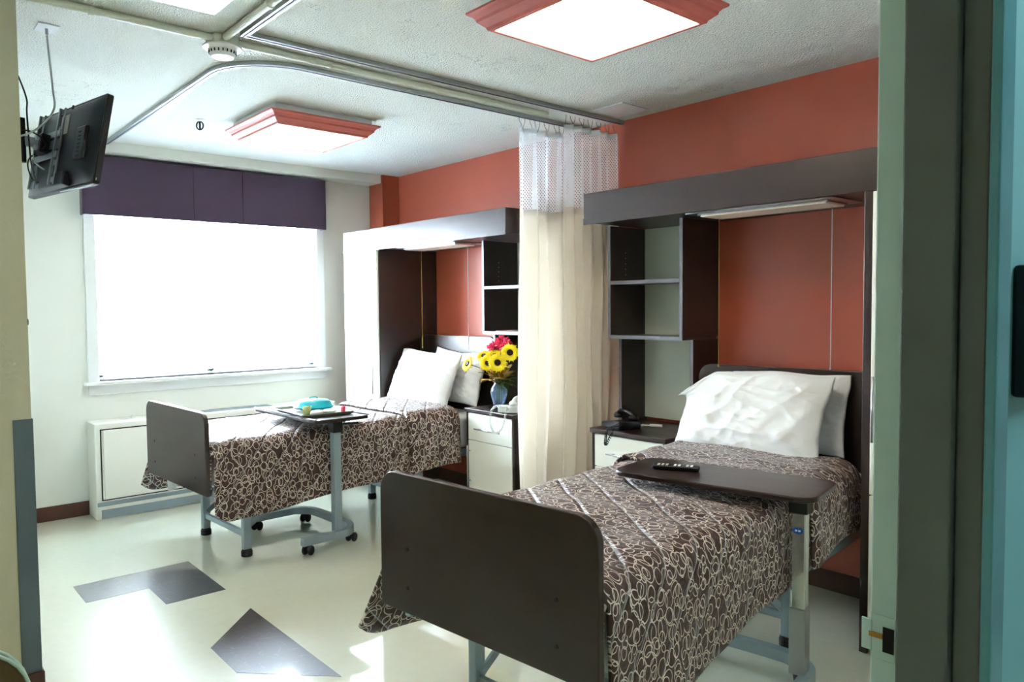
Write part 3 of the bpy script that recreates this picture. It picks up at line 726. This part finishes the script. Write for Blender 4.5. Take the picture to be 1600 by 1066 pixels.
# ------------------------------------------------------------------ overbed tables
def overbed_table(loc, rz, L_, Wd, zt, chrome, label):
    """local origin at the foot of the post; top runs along +y"""
    t = thing('overbed_table', label, 'table', loc, rz, 'overbed tables')
    # top
    b = MB(); b.prism(rrect(-Wd/2, Wd/2, -.10, L_-.10, .07 if chrome else .02, 6), zt-.022, zt)
    tp = b.build('table_top', m_woodh, t, bevel=.005)
    if not chrome:
        r_ = MB(); r_.box(-Wd/2-.004, -Wd/2+.006, -.10, L_-.10, zt, zt+.008); r_.box(Wd/2-.006, Wd/2+.004, -.10, L_-.10, zt, zt+.008); r_.build('raised_edge', m_edge, tp, bevel=.002)
    post = MB(); post.box(-.026, .026, -.026, .026, .10, zt-.10); po = post.build('post', m_chrome if chrome else m_steel, t, bevel=.004)
    if chrome:
        sl_ = MB(); sl_.box(-.031, .031, -.031, .031, .10, .36); sl_.build('post_sleeve', m_satin, po, bevel=.004)
        bd = MB(); bd.prism([(.021*cos(2*pi*k/20), .013*sin(2*pi*k/20)) for k in range(20)], -.0015, .0015, Matrix.Translation((-.0275, 0, zt-.165)) @ Matrix.Rotation(pi/2, 4, 'Y') @ Matrix.Rotation(pi/2, 4, 'Z'))
        bd.build('badge', m_blue, po)
        for q in range(2):
            MB().box(-.0300, -.0290, -.010+q*.012, -.002+q*.012, zt-.168, zt-.162).build('badge_print', m_white, po)
    un = MB(); un.box(-.05, .05, -.05, .45, zt-.035, zt-.022); un.box(-.032, .032, -.035, .035, zt-.10, zt-.035)
    un.build('top_bracket', m_blackm, t, bevel=.003)
    lv = MB(); lv.tube([(.03, -.04, zt-.045), (.10, -.045, zt-.05), (.14, -.045, zt-.05)], .007); lv.build('height_lever', m_rub, t)
    # U shaped base, open towards -x
    pts = [(-.26, -.03, .085), (-.02, -.03, .085), (.06, -.02, .085), (.13, .06, .085), (.15, .18, .085), (.15, .50, .085), (.13, .61, .085), (.06, .68, .085), (-.02, .69, .085), (-.26, .69, .085)]
    MB().tube(pts, .02, flat=(.022, .024), smooth=5).build('base', m_steel, t, bevel=.003)
    for (x, y) in ((-.22, -.03), (.115, .02), (-.22, .69), (.115, .64)):
        c = MB(); m_ = Matrix.Translation((x, y, .030)) @ Matrix.Rotation(radians(90), 4, 'X') @ Matrix.Rotation(0.6, 4, 'Y')
        for s in (-1, 1): c.lathe([(0, s*.020-.010), (.026, s*.020-.010), (.030, s*.020-.004), (.030, s*.020+.004), (.026, s*.020+.010), (0, s*.020+.010)], 18, m_)
        c.cyl((x, y, .03), (x, y, .062), .009, 10)
        c.build('caster', m_rub, t, smooth=False)
    return t
overbed_table((-1.585, -1.925, 0), radians(2), .86, .375, .832, False, 'overbed table carrying the meal tray across the bed nearer the window')
overbed_table((-1.160, -4.815, 0), radians(11), .83, .36, .825, True, 'overbed table with chrome post carrying the remote control')

# ------------------------------------------------------------------ things on the tables
Z1 = .840
ty = thing('meal_tray', 'grey green meal tray on the overbed table by the window', 'tray', (-1.60, -1.66, .834), radians(88))
b = MB(); b.prism(rrect(-.235, .235, -.165, .165, .03, 5), 0, .006); b.build('tray_bed', m_traym, ty, bevel=.002)
b = MB(); o_ = rrect(-.235, .235, -.165, .165, .03, 5); i_ = rrect(-.250, .250, -.180, .180, .035, 5)
va_ = [b.bm.verts.new((p[0], p[1], .004)) for p in o_]; vb_ = [b.bm.verts.new((p[0], p[1], .020)) for p in i_]
for k in range(len(o_)): b.bm.faces.new((va_[k], va_[(k+1) % len(o_)], vb_[(k+1) % len(o_)], vb_[k]))
b.build('tray_rim', m_traym, ty, solid=.004)
pc = thing('plate_cover', 'turquoise domed plate cover on the meal tray', 'plate cover', (-1.57, -1.60, .8405))
MB().lathe([(0, .010), (.075, .010), (.125, .014), (.133, .026), (.128, .030), (.06, .020), (0, .020)], 36).build('plate_base', m_teal, pc, smooth=True)
MB().lathe([(.128, .026), (.122, .032), (.108, .055), (.095, .066), (.05, .072), (0, .074)], 36).build('dome', m_teal, pc, smooth=True, solid=.003)
b = MB(); b.tube([(-.028, 0, .072), (-.02, 0, .084), (.02, 0, .084), (.028, 0, .072)], .005); b.build('grip', m_teal, pc, smooth=True)
cu = thing('juice_cup', 'small clear cup of yellow juice at the near corner of the meal tray', 'cup', (-1.715, -1.80, .8405))
MB().lathe([(0, 0), (.021, 0), (.028, .055), (.026, .055), (.0195, .003), (0, .003)], 24).build('cup', m_white, cu, smooth=True)
MB().lathe([(0, .004), (.020, .004), (.0262, .050), (0, .050)], 24).build('juice', m_juice, cu, smooth=True)
# cup body is translucent
m_cup = mat('clear_cup', (236, 244, 200), 0.2, trans=0.7, ior=1.3); bpy.data.objects['cup'].data.materials[0] = m_cup
def lump(name, loc, sx, sy, sz, m_, label, cat, seed, rz=0):
    rnd = random.Random(seed); mb = MB(); ph = [rnd.uniform(0, 6) for _ in range(4)]
    def f(i, j):
        a = 2*pi*i/24; b_ = pi*j/10
        k = 1+.08*sin(3*a+ph[0])+.07*sin(5*a+2*b_+ph[1])
        return (sx*k*sin(b_)*cos(a), sy*k*sin(b_)*sin(a), max(0, sz*(1-cos(b_))/1*0.5*(1+.1*sin(4*a+ph[2]))))
    mb.grid(lambda i, j: f(i % 24, j), 25, 11); bmesh.ops.remove_doubles(mb.bm, verts=mb.bm.verts, dist=.0005)
    o = mb.build(name, m_, loc=loc, smooth=True); o.rotation_euler = (0, 0, rz); return tag(o, label, cat)
lump('napkin_roll', (-1.66, -1.885+.06, .8405), .035, .055, .028, m_linen, 'white paper napkin bundle beside the juice cup on the meal tray', 'napkin', 2, -1.2)
lump('condiment_packet', (-1.56, -1.80, .8405), .04, .045, .024, m_linen, 'white paper packet on the right side of the meal tray', 'packet', 5)
MBc = MB().lathe([(0, 0), (.014, 0), (.016, .03), (.011, .036), (0, .036)], 16)
o = MBc.build('pudding_pot', m_pinkp, loc=(-1.47, -1.82, .8405), smooth=False); tag(o, 'small pink red pot at the right end of the meal tray', 'pot')

rc = thing('remote_control', 'black remote control lying on the overbed table', 'remote', (-1.275, -4.325, .8275), radians(-62))
MB().box(-.095, .095, -.024, .024, 0, .019).build('body', m_black, rc, bevel=.006, seg=3)
b = MB()
for i in range(9):
    for j in range(3):
        if i in (3, 6): continue
        b.box(-.078+i*.017, -.068+i*.017, -.016+j*.012, -.009+j*.012, .019, .0205)
b.build('buttons', m_white, rc)
MB().box(-.0975, -.0950, -.018, .018, .003, .016).build('ir_window', m_blue, rc)

# telephones
def phone(loc, rz, m_, label, cordpts):
    t = thing('telephone', label, 'telephone', loc, rz)
    b = MB(); b.prism([(-.11, -.0), (.11, 0), (.11, .028), (-.06, .052), (-.11, .052)], -.075, .075, Matrix(((1, 0, 0, 0), (0, 0, 1, 0), (0, 1, 0, 0), (0, 0, 0, 1))))
    b.build('base', m_, t, bevel=.008, seg=3)
    b = MB(); b.tube([(-.098, -.035, .066), (-.06, -.035, .088), (0, -.035, .094), (.06, -.035, .088), (.098, -.035, .060)], .017, seg=10)
    b.lathe([(0, -.022), (.028, -.018), (.03, .0), (.02, .012), (0, .014)], 18, Matrix.Translation((-.09, -.035, .072)))
    b.lathe([(0, -.022), (.028, -.018), (.03, .0), (.02, .012), (0, .014)], 18, Matrix.Translation((.09, -.035, .066)))
    b.build('handset', m_, t, smooth=True)
    # coiled cord: helix about a path
    P = [Vector(p) for p in cordpts]; Q = []
    n = 300
    for k in range(n+1):
        s = k/n*(len(P)-1); i = min(int(s), len(P)-2); u = s-i
        a = P[max(i-1, 0)]; b0 = P[i]; c = P[i+1]; d = P[min(i+2, len(P)-1)]
        p = 0.5*((2*b0)+(c-a)*u+(2*a-5*b0+4*c-d)*u*u+(3*b0-a-3*c+d)*u**3)
        tg = (P[i+1]-P[i]).normalized(); e1 = tg.orthogonal().normalized(); e2 = tg.cross(e1); an = k*.95
        Q.append(p+(e1*cos(an)+e2*sin(an))*.0075)
    MB().tube(Q, .0026, seg=5, smooth=0).build('coiled_cord', m_, t, smooth=True)
    return t
m_phw = mat('ivory_phone_plastic', (222, 228, 226), 0.35)
phone((-.385, -2.265, .781), radians(30), m_phw, 'white corded telephone on the nightstand below the sunflowers', [(-.10, .05, .05), (-.16, .09, .04), (-.19, .10, -.03), (-.19, .09, -.10), (-.185, .06, -.13), (-.18, .02, -.09), (-.165, .0, -.02), (-.14, .0, .03), (-.11, .0, .03)])
phone((-.375, -3.25, .781), radians(70), m_black, 'black corded telephone on the nightstand right of the curtain', [(-.09, .03, .04), (-.13, .10, .03), (-.14, .165, .025), (-.13, .175, -.03), (-.115, .165, -.075), (-.10, .12, -.02), (-.095, .09, .03), (-.10, .04, .03)])
mk = thing('marker_pen', 'white marker pen lying beside the black telephone', 'pen', (-.235, -3.36, .790), radians(-70))
MB().cyl((0, 0, 0), (.075, 0, 0), .009, 12).build('barrel', m_white, mk, smooth=False)
MB().cyl((-.075, 0, -.003), (0, 0, -.001), .004, 10).build('tip', m_white, mk)
b = MB(); b.box(-.05, -.042, -.012, .012, -.008, .004); b.build('clip', m_white, mk)
o = MB().box(-.12, .12, -.10, .10, 0, .010).build('folder', m_mauve, loc=(-.20, -2.10, 1.335), bevel=.002); o.rotation_euler = (0, 0, .25)
tag(o, 'thin mauve folder lying on the shelf above the sunflowers', 'folder')

# ------------------------------------------------------------------ vase and flowers
VX, VY, VZ = -.36, -2.085, .781
vs = MB(); vs.lathe([(0, 0), (.030, 0), (.036, .006), (.044, .04), (.058, .09), (.062, .125), (.055, .155), (.036, .18), (.032, .195), (.045, .22), (.042, .22), (.029, .195), (.033, .18), (.052, .155), (.058, .125), (.054, .09), (.040, .04), (.030, .010), (0, .010)], 32)
tag(vs.build('vase', m_vase, loc=(VX, VY, VZ), smooth=True), 'blue tinted glass vase holding the sunflowers on the nightstand', 'vase')
def sunflower_head(root, pos, d, rad):
    d = Vector(d).normalized(); q = d.to_track_quat('Z', 'Y').to_matrix().to_4x4(); q.translation = Vector(pos)
    mb = MB(); n = 15
    for layer in range(2):
        for k in range(n):
            a = 2*pi*(k+.5*layer)/n; L_ = rad*(1-.1*layer)*(1+.08*sin(k*3.7)); w0 = rad*.115
            ca, sa = cos(a), sin(a)
            prof = [(rad*.22, w0*.8, 0), (rad*.55, w0*1.25, .010-.006*layer), (rad*.8, w0*.9, .008), (L_, 0.0008, -.004)]
            pr = []
            for r_, w_, z_ in prof:
                pr.append([mb.bm.verts.new(q @ Vector((r_*ca-s*w_*sa, r_*sa+s*w_*ca, z_+(0.004 if s == 0 else 0)*-1))) for s in (-1, 0, 1)])
            for A, B in zip(pr, pr[1:]):
                for s in range(2): mb.bm.faces.new((A[s], A[s+1], B[s+1], B[s]))
    mb.build('petals', m_yel, root, smooth=True, solid=.0012)
    MB().lathe([(0, -.006), (rad*.30, -.004), (rad*.32, .004), (rad*.25, .010), (rad*.15, .008), (0, .006)], 24, q).build('disc', m_disc, root, smooth=True)
def flower(name, tip, d, kind, rad, label, grp):
    base = Vector((VX+random.uniform(-.012, .012), VY+random.uniform(-.012, .012), VZ+.03))
    root = thing(name, label, 'flower', (0, 0, 0), 0, grp); root.location = base
    tip = Vector(tip)-base; dv = Vector(d).normalized()
    neck = Vector((random.uniform(-.01, .01), random.uniform(-.01, .01), .185))
    MB().tube([(0, 0, 0), neck*.6, neck, neck.lerp(tip, .55)+Vector((0, 0, .01)), tip-dv*.012], .003, seg=6).build('stem', m_stem, root, smooth=True)
    if kind == 'sun': sunflower_head(root, tip, d, rad)
    else:
        q = dv.to_track_quat('Z', 'Y').to_matrix().to_4x4(); q.translation = tip; mb = MB(); rnd = random.Random(int(rad*1e5)+len(label)*7)
        for ring, (n, el, rr) in enumerate(((5, 1.25, .45), (8, .8, .75), (10, .35, 1.0), (10, -.1, .95))):
            for k in range(n):
                a = 2*pi*(k+rnd.uniform(-.3, .3))/n; e = el+rnd.uniform(-.15, .15)
                dr_ = Vector((cos(a)*cos(e), sin(a)*cos(e), sin(e))); sd = Vector((-sin(a), cos(a), 0)); L_ = rad*rr*rnd.uniform(.85, 1.1)
                pts = [(L_*.1, rad*.06), (L_*.6, rad*.20), (L_*.95, rad*.16), (L_*1.0, rad*.02)]; pr = []
                for r_, w_ in pts: pr.append([mb.bm.verts.new(q @ (dr_*r_+sd*(s*w_)+Vector((0, 0, .004*(s == 0))))) for s in (-1, 0, 1)])
                for A, B in zip(pr, pr[1:]):
                    for s in range(2): mb.bm.faces.new((A[s], A[s+1], B[s+1], B[s]))
        mb.build('petals', m_red, root, smooth=True, solid=.001)
    # leaves low on the stem
    return root
G = 'sunflowers in the vase'; G2 = 'crimson flowers in the vase'
# positions: (x, y, z), facing direction; the camera is towards (-x, -y)
flower('sunflower', (-.46, -2.19, 1.125), (-.62, -.78, .05), 'sun', .072, 'sunflower facing forward at the centre right of the bouquet', G)
flower('sunflower', (-.44, -2.06, 1.115), (-.75, -.6, .25), 'sun', .068, 'sunflower at the centre left of the bouquet, facing forward', G)
flower('sunflower', (-.40, -2.255, 1.195), (-.5, -.75, .30), 'sun', .070, 'sunflower at the upper right of the bouquet beside the curtain', G)
flower('sunflower', (-.39, -2.08, 1.165), (-.5, -.45, .65), 'sun', .070, 'sunflower at the top middle of the bouquet, tilted upward', G)
flower('sunflower', (-.40, -1.965, 1.160), (-.45, -.2, .80), 'sun', .062, 'sunflower at the upper left of the bouquet, seen nearly edge on', G)
flower('sunflower', (-.47, -1.86, 1.100), (-.9, .10, .38), 'sun', .066, 'lone sunflower hanging out at the far left of the bouquet before the pillow', G)
flower('crimson_flower', (-.36, -2.125, 1.262), (-.5, -.5, .6), 'mum', .058, 'crimson flower at the very top of the bouquet', G2)
flower('crimson_flower', (-.37, -2.185, 1.235), (-.6, -.6, .5), 'mum', .052, 'crimson flower at the top right, behind the upper right sunflower', G2)
flower('crimson_flower', (-.36, -2.03, 1.225), (-.6, -.3, .6), 'mum', .050, 'crimson flower at the top left of the bouquet', G2)
flower('crimson_flower', (-.37, -1.985, 1.10), (-.8, .3, .3), 'mum', .038, 'crimson flower tucked low at the left under the sunflowers', G2)
lf = MB(); rnd = random.Random(11)
def leaf(mb, p, d, up, L_, w_):
    p = Vector(p); d = Vector(d).normalized(); up = Vector(up); sd = d.cross(up).normalized(); pr = []
    for s, ww, dz in ((0, .05, 0), (.25, .8, .02), (.55, 1, .02), (.8, .6, -.01), (1, .03, -.05)):
        c = p+d*(L_*s)+up*(dz*L_*1.5); pr.append([mb.bm.verts.new(c-sd*w_*ww+up*.004), mb.bm.verts.new(c), mb.bm.verts.new(c+sd*w_*ww+up*.004)])
    for A, B in zip(pr, pr[1:]):
        for s in range(2): mb.bm.faces.new((A[s], A[s+1], B[s+1], B[s]))
for k, (mt, cnt, lab) in enumerate(((m_leaf, 34, 'olive brown autumn leaves spraying round the neck of the vase'), (m_leafg, 9, 'green leaves drooping at the right of the vase neck'))):
    lf = MB()
    for i in range(cnt):
        a = rnd.uniform(0, 2*pi) if k == 0 else rnd.uniform(3.6, 5.6)
        el = rnd.uniform(-.15, 1.1) if k == 0 else rnd.uniform(-.3, .3)
        d = Vector((cos(a)*cos(el), sin(a)*cos(el), sin(el))); st_ = Vector((0, 0, .205))+Vector((cos(a)*.02, sin(a)*.02, 0))
        off = st_+d*rnd.uniform(.01, .07)
        leaf(lf, off, d+Vector((0, 0, rnd.uniform(-.5, .2))), Vector((0, 0, 1)) if abs(d.z) < .9 else Vector((1, 0, 0)), rnd.uniform(.065, .115), rnd.uniform(.020, .032))
        lf.tube([(0, 0, .17), off], .0012, seg=4, smooth=0)
    o = lf.build('leaf_spray', mt, loc=(VX, VY, VZ), smooth=True, solid=.0008); tag(o, lab, 'leaves')

# ------------------------------------------------------------------ curtain tracks and curtains
def track(pts, label, r=0):
    t = MB(); t.tube(pts, .01, flat=(.016, .011), smooth=r); o = t.build('curtain_track', m_track, bevel=.0015)
    s = MB(); s.tube([(p[0], p[1], p[2]-.0125) for p in pts], .01, flat=(.004, .0016), smooth=r); s.build('track_slot', m_trackd, o)
    return tag(o, label, 'curtain track', 'curtain tracks')
ZT = H-.0115
track([(-.002, -2.945, ZT), (-2.512, -2.945, ZT)], 'curtain track crossing the ceiling nearer the doorway')
o = track([(-2.52, -2.93, ZT), (-2.52, -5.70, ZT)], 'curtain track running from the detector towards the doorway')
bend = [(-.002, -2.665, ZT), (-.8, -2.665, ZT), (-1.7, -2.665, ZT)] + [(-2.10-.345*sin(a), -2.32-.345*cos(a), ZT) for a in [radians(k) for k in range(0, 91, 10)]] + [(-2.445, -1.2, ZT), (-2.445, -.206, ZT)]
track(bend, 'curved curtain track bending towards the window')

def curtain(y0, x0, x1, nf, amp, zb, hooks, label, seed, lean=0.0, znet=2.15):
    t = thing('privacy_curtain', label, 'curtain', ((x0+x1)/2, y0, 0), 0, 'privacy curtains')
    rnd = random.Random(seed); ph = [rnd.uniform(0, 6) for _ in range(6)]; xc = (x0+x1)/2; n = nf*16
    def pos(u, z):
        k = (2.68-z)/2.68
        a = 2*pi*nf*u; A = amp*(.55+.45*min(1, k*3))
        x = x0+(x1-x0)*u-xc + lean*k*(1-u*.6) + A*.10*sin(2*a+ph[0])
        y = A*sin(a+ph[1]+.5*sin(3*u+ph[2]))*(1+.3*sin(5*u*pi+ph[3]))+.012*sin(3*z+7*u+ph[4])*k*2
        return (x, y, z)
    def sheet(z0, z1, m_, nm, nz, sol=.0):
        mb = MB(); arc = [0]
        for i in range(1, n+1):
            a = Vector(pos((i-1)/n, 1.5)); b_ = Vector(pos(i/n, 1.5)); arc.append(arc[-1]+(b_-a).length)
        mb.grid(lambda i, j: pos(i/n, z0+(z1-z0)*j/nz), n+1, nz+1, lambda i, j: (arc[i], z0+(z1-z0)*j/nz))
        return mb.build(nm, m_, t, smooth=True, solid=sol)
    sheet(2.615, 2.65, m_linen, 'top_hem', 2, .002)
    sheet(znet, 2.615, m_net, 'netting', 12)
    sheet(zb, znet, m_curtain, 'drape', 30, .0015)
    for k in range(hooks):
        u = (k+.5)/hooks; p = Vector(pos(u, 2.64))
        h = MB(); h.tube([(p.x, 0, ZT-.016), (p.x, 0, 2.69), (p.x+.004, p.y*.6, 2.665), (p.x, p.y, 2.640)], .0018, seg=5)
        h.build('hook', m_grey, t)
    return t
curtain(-2.665, -.68, -.16, 5, .055, .14, 12, 'cream privacy curtain hanging from the farther track, the larger one', 3, lean=-.04, znet=2.135)
curtain(-2.90, -.50, -.02, 6, .036, .14, 12, 'cream privacy curtain on the nearer track, against the orange wall', 8, lean=0.0, znet=2.14)

# ------------------------------------------------------------------ conduits, detector and ceiling fittings
ZC = H-.017
for pts, lab in (([(-2.60, -2.82, ZC), (-4.58, -2.82, ZC)], 'painted conduit running left from the smoke detector box'),
                 ([(-2.575, -2.87, ZC), (-2.575, -5.70, ZC)], 'painted conduit running from the smoke detector towards the doorway'),
                 ([(-2.53, -2.82, ZC), (-.55, -2.80, ZC)], 'painted conduit running right between the two curtain tracks')):
    o = MB().cyl(pts[0], pts[1], .0165, 14).build('conduit', m_ceil_pipe, smooth=False)
    tag(o, lab, 'conduit', 'ceiling conduits')
    p, q = Vector(pts[0]), Vector(pts[1]); n = max(1, int((q-p).length/.9))
    for k in range(n):
        c = p.lerp(q, (k+.5)/n); d = (q-p).normalized()
        MB().cyl(c-d*.009, c+d*.009, .0205, 14).build('clip', m_ceil_pipe, o)
o = thing('smoke_detector', 'round white smoke detector on its box where the conduits meet', 'smoke detector', (-2.565, -2.80, H))
MB().box(-.055, .055, -.055, .055, -.042, 0).build('junction_box', m_ceil_pipe, o, bevel=.004)
MB().lathe([(0, -.042), (.085, -.042), (.085, -.050), (.06, -.056), (.056, -.075), (.048, -.088), (0, -.090)], 32).build('detector_head', m_white, o, smooth=False, bevel=.002)
b = MB()
for k in range(20):
    a = 2*pi*k/20; b.box(-.002, .002, -.0025, .0025, -.074, -.062, Matrix.Rotation(a, 4, 'Z') @ Matrix.Translation((.0580, 0, 0)))
b.build('vent_slots', m_dark, o)
o = thing('sprinkler_head', 'small ceiling fitting with black ring between detector and window', 'sprinkler', (-2.142, -1.245, H))
MB().lathe([(0, -.012), (.018, -.010), (.034, -.003), (.036, 0), (0, 0)], 24).build('rosette', m_white, o, smooth=True)
b = MB(); ring = [(0.0, .022*cos(a)*1.0, -.038+.026*sin(a)) for a in [2*pi*k/20 for k in range(21)]]
rr_ = [(p[1]*.75, -p[1]*.66, p[2]) for p in ring]; b.tube(rr_, .0042, seg=6, smooth=0); b.cyl((0, 0, -.064), (0, 0, -.008), .006, 8)
b.build('ring', m_black, o)
o = thing('cover_plate', 'flat white square cover plate on the ceiling above the curtain', 'cover plate', (-.235, -3.125, H))
MB().box(-.125, .125, -.125, .125, -.006, 0).build('plate', m_white, o, bevel=.002)
o = thing('ceiling_vent', 'white square ceiling air diffuser in the top left corner', 'vent', (-3.0, -3.37, H))
MB().box(-.31, .31, -.31, .31, -.010, 0).build('vent_panel', m_white, o, bevel=.003)
MB().lathe([(0, -.030), (.14, -.028), (.19, -.018), (.20, -.010), (0, -.010)], 36).build('round_diffuser', m_white, o, smooth=True)

def ceiling_light(x, y, label):
    t = thing('ceiling_light', label, 'ceiling light', (x, y, H), 0, 'square ceiling lights')
    # moulded frame: square rings following a profile (half size, z)
    prof = [(.300, -.044), (.366, -.044), (.366, -.052), (.360, -.057), (.350, -.060), (.343, -.068), (.338, -.073), (.335, -.084), (.326, -.091), (.316, -.100), (.309, -.105), (.304, -.116), (.285, -.118), (.285, -.100)]
    b = MB(); rings = [[b.bm.verts.new((sx*s, sy*s, z)) for sx, sy in ((-1, -1), (1, -1), (1, 1), (-1, 1))] for s, z in prof]
    rings.append(rings[0])
    for A, B in zip(rings, rings[1:]):
        for k in range(4): b.bm.faces.new((A[k], A[(k+1) % 4], B[(k+1) % 4], B[k]))
    b.build('frame', m_fixture, t)
    b = MB(); b.box(-.325, .325, -.325, .325, -.044, 0); b.build('housing', m_white, t, bevel=.002)
    b = MB(); b.box(-.284, .284, -.284, .284, -.113, -.104); b.build('diffuser', m_diff, t)
    return t
ceiling_light(-1.605, -4.18, 'lit square ceiling light in red frame nearer the doorway')
ceiling_light(-1.618, -1.618, 'lit square ceiling light in red frame nearer the window')

# ------------------------------------------------------------------ television on its arm
tv = thing('television', 'black flat television seen from behind, tilted on its wall arm', 'television', (-3.075, -2.20, 2.27))
a1 = Vector((.14, -.69, 0)).normalized()            # along the screen towards the camera
up = Vector((.075, .015, .41)).normalized(); nn = a1.cross(up).normalized()   # back normal
if nn.x > 0: nn = -nn
up = nn.cross(a1).normalized() if nn.cross(a1).z > 0 else a1.cross(nn).normalized()
def TM(): return Matrix((a1, up, nn)).transposed().to_4x4()
tm = TM()
b = MB()
b.prism(rrect(-.355, .355, -.205, .205, .012, 3), -.020, .008, tm); b.build('bezel', m_black, tv, bevel=.003)
b = MB()   # curved back shell
def shell(i, j):
    u = -1+2*i/20; v = -1+2*j/12
    z = .008+.045*(max(0, 1-abs(u)**4)**.6)*(max(0, 1-abs(v)**4)**.6)
    return tm @ Vector((u*.345, v*.195, z))
b.grid(shell, 21, 13); b.build('back_shell', m_black, tv, smooth=True)
MB().box(-.34, .34, -.19, .19, -.0215, -.0202, tm).build('screen', m_dark, tv)
MB().box(.20, .30, -.10, .055, .035, .052, tm).build('speaker_vent', m_blackm, tv, bevel=.008)
b = MB()
for k in range(7): b.box(.235, .262, -.085+k*.018, -.079+k*.018, .052, .0535, tm)
b.build('vent_ribs', m_dark, tv)
MB().box(.03, .11, .04, .13, .0525, .0540, tm).build('sticker', m_sticker, tv)
MB().lathe([(0, 0), (.010, 0), (.010, .003), (0, .003)], 14, tm @ Matrix.Translation((.11, .165, .045))).build('lock_hole', m_dark, tv)
MB().box(-.10, .16, -.205, -.14, .02, .060, tm).build('connector_box', m_blackm, tv, bevel=.006)
b = MB(); b.tube([tuple(tm @ Vector(p)) for p in ((.0, -.206, .0), (.20, -.209, .0), (.33, -.205, .0), (.357, -.18, .0))], .003, seg=6); b.build('bottom_trim', m_satin, tv)
br = thing('television_bracket', 'black swing arm bracket holding the television', 'bracket', (-3.35, -2.02, 2.28))
o0 = Vector((-3.35, -2.02, 2.28)); tv0 = Vector((-3.075, -2.20, 2.27))
def W2B(p): return tv0 + (tm.to_3x3() @ Vector(p)) - o0
b = MB()
for s in (-.16, .06):
    pts = [W2B((s-.055, v, .058)) for v in (-.19,)]
    mm = Matrix.Translation(tv0-o0) @ tm
    b.box(s-.038, s-.026, -.195, .165, .055, .070, mm); b.box(s+.0, s+.012, -.195, .165, .055, .062, mm); 
    for q in range(5): b.box(s-.030, s+.004, -.185+q*.08, -.160+q*.08, .056, .062, mm)
b.box(-.19, .07, .03, .06, .062, .068, mm); b.box(-.19, .07, -.07, -.04, .062, .068, mm)
b.box(-.19, .08, -.02, .02, .056, .064, mm)
b.build('mount_rails', m_grey, br, bevel=.002)
piv = W2B((-.06, .0, .085))
b = MB(); b.box(-.035, .035, -.045, .045, .065, .105, Matrix.Translation(tv0-o0) @ tm @ Matrix.Translation((-.06, 0, 0))); b.build('tilt_head', m_blackm, br, bevel=.006)
for dz in (-.022, .022):
    MB().lathe([(0, 0), (.014, 0), (.014, .012), (.010, .016), (0, .016)], 14, Matrix.Translation(W2B((-.06, dz, .104))) @ nn.to_track_quat('Z', 'Y').to_matrix().to_4x4()).build('tilt_bolt', m_satin, br)
elbow = Vector((.10, -.13, .015))
b = MB(); b.tube([piv, elbow], .01, flat=(.012, .022), smooth=0); b.build('front_arm', m_grey, br, bevel=.002)
b = MB(); b.cyl(elbow-Vector((0, 0, .10)), elbow+Vector((0, 0, .10)), .018, 14); b.build('elbow_pivot', m_blackm, br)
b = MB()
for dz in (.075, -.075): b.tube([elbow+Vector((0, 0, dz)), (.0, .06, dz+.015)], .01, flat=(.014, .022), smooth=0)
b.build('rear_arm', m_blackm, br, bevel=.002)
MB().box(0.0005, .016, -.06, .18, -.16, .19).build('wall_plate', m_blackm, br, bevel=.003)

o = thing('ceiling_plate', 'small white cable plate on the ceiling above the television', 'cable plate', (-3.185, -2.445, H))
MB().box(-.04, .04, -.058, .058, -.006, 0).build('plate', m_white, o, bevel=.002)
MB().cyl((0, 0, -.03), (0, 0, -.006), .006, 10).build('connector', m_satin, o)
def cable(pts, r, m_, label): 
    o = MB().tube(pts, r, seg=7, smooth=8).build('cable', m_, smooth=True); tag(o, label, 'cable', 'television cables')
def TV(u, v, z): return tuple(tv0 + (tm.to_3x3() @ Vector((u, v, z))))
cable([(-3.185, -2.445, 2.70), (-3.175, -2.42, 2.62), (-3.155, -2.36, 2.50), (-3.165, -2.42, 2.39), (-3.23, -2.42, 2.30), (-3.30, -2.38, 2.265), (-3.335, -2.30, 2.30)], .0042, m_cablew, 'pale grey cable looping down from the ceiling plate to the television')
cable([TV(-.10, .03, .09), TV(-.12, -.02, .095), TV(-.10, -.08, .09), TV(-.03, -.12, .07)], .0036, m_cablew, 'short pale cable curling down the back of the television')
cable([(-3.345, -2.45, 2.56), (-3.30, -2.42, 2.53), (-3.262, -2.40, 2.43), (-3.262, -2.40, 2.36), (-3.25, -2.38, 2.16), (-3.22, -2.30, 2.08)], .0034, m_rub, 'thin black cable dropping from the upper wall beside the arm')
cable([(-3.30, -2.16, 2.33), (-3.22, -2.20, 2.33), (-3.17, -2.24, 2.27), TV(-.18, -.06, .09), TV(-.16, -.14, .075), TV(-.10, -.17, .062)], .0034, m_rub, 'black power cable running behind the arm to the television base')

# ------------------------------------------------------------------ chair at the lower left
ch = thing('chair', 'brown vinyl chair with pale piping, cut off at the lower left corner', 'chair', (-3.79, -3.93, 0), 0)
m_ = Matrix(((1, 0, 0, 0), (0, 0, 1, 0), (0, 1, 0, 0), (0, 0, 0, 1)))
b = MB(); b.prism(rrect(-.25, .25, .34, .66, .15, 8), -.02, .02, m_); bk = b.build('backrest', m_chairb, ch, bevel=.01, seg=3)
rp = rrect(-.254, .254, .336, .664, .152, 8); rp.append(rp[0])
for yy in (-.021, .021):
    MB().tube([(p[0], yy, p[1]) for p in rp], .005, seg=6, smooth=0).build('piping', m_jamb, bk, smooth=True)
MB().prism(rrect(-.25, .25, -.48, -.01, .06, 5), .40, .46).build('seat', m_chairb, ch, bevel=.015, seg=3)
for x in (-.22, .22):
    for y in (-.44, 0.0): MB().cyl((x, y, 0), (x, y, .40), .013, 12).build('leg', m_chrome, ch)
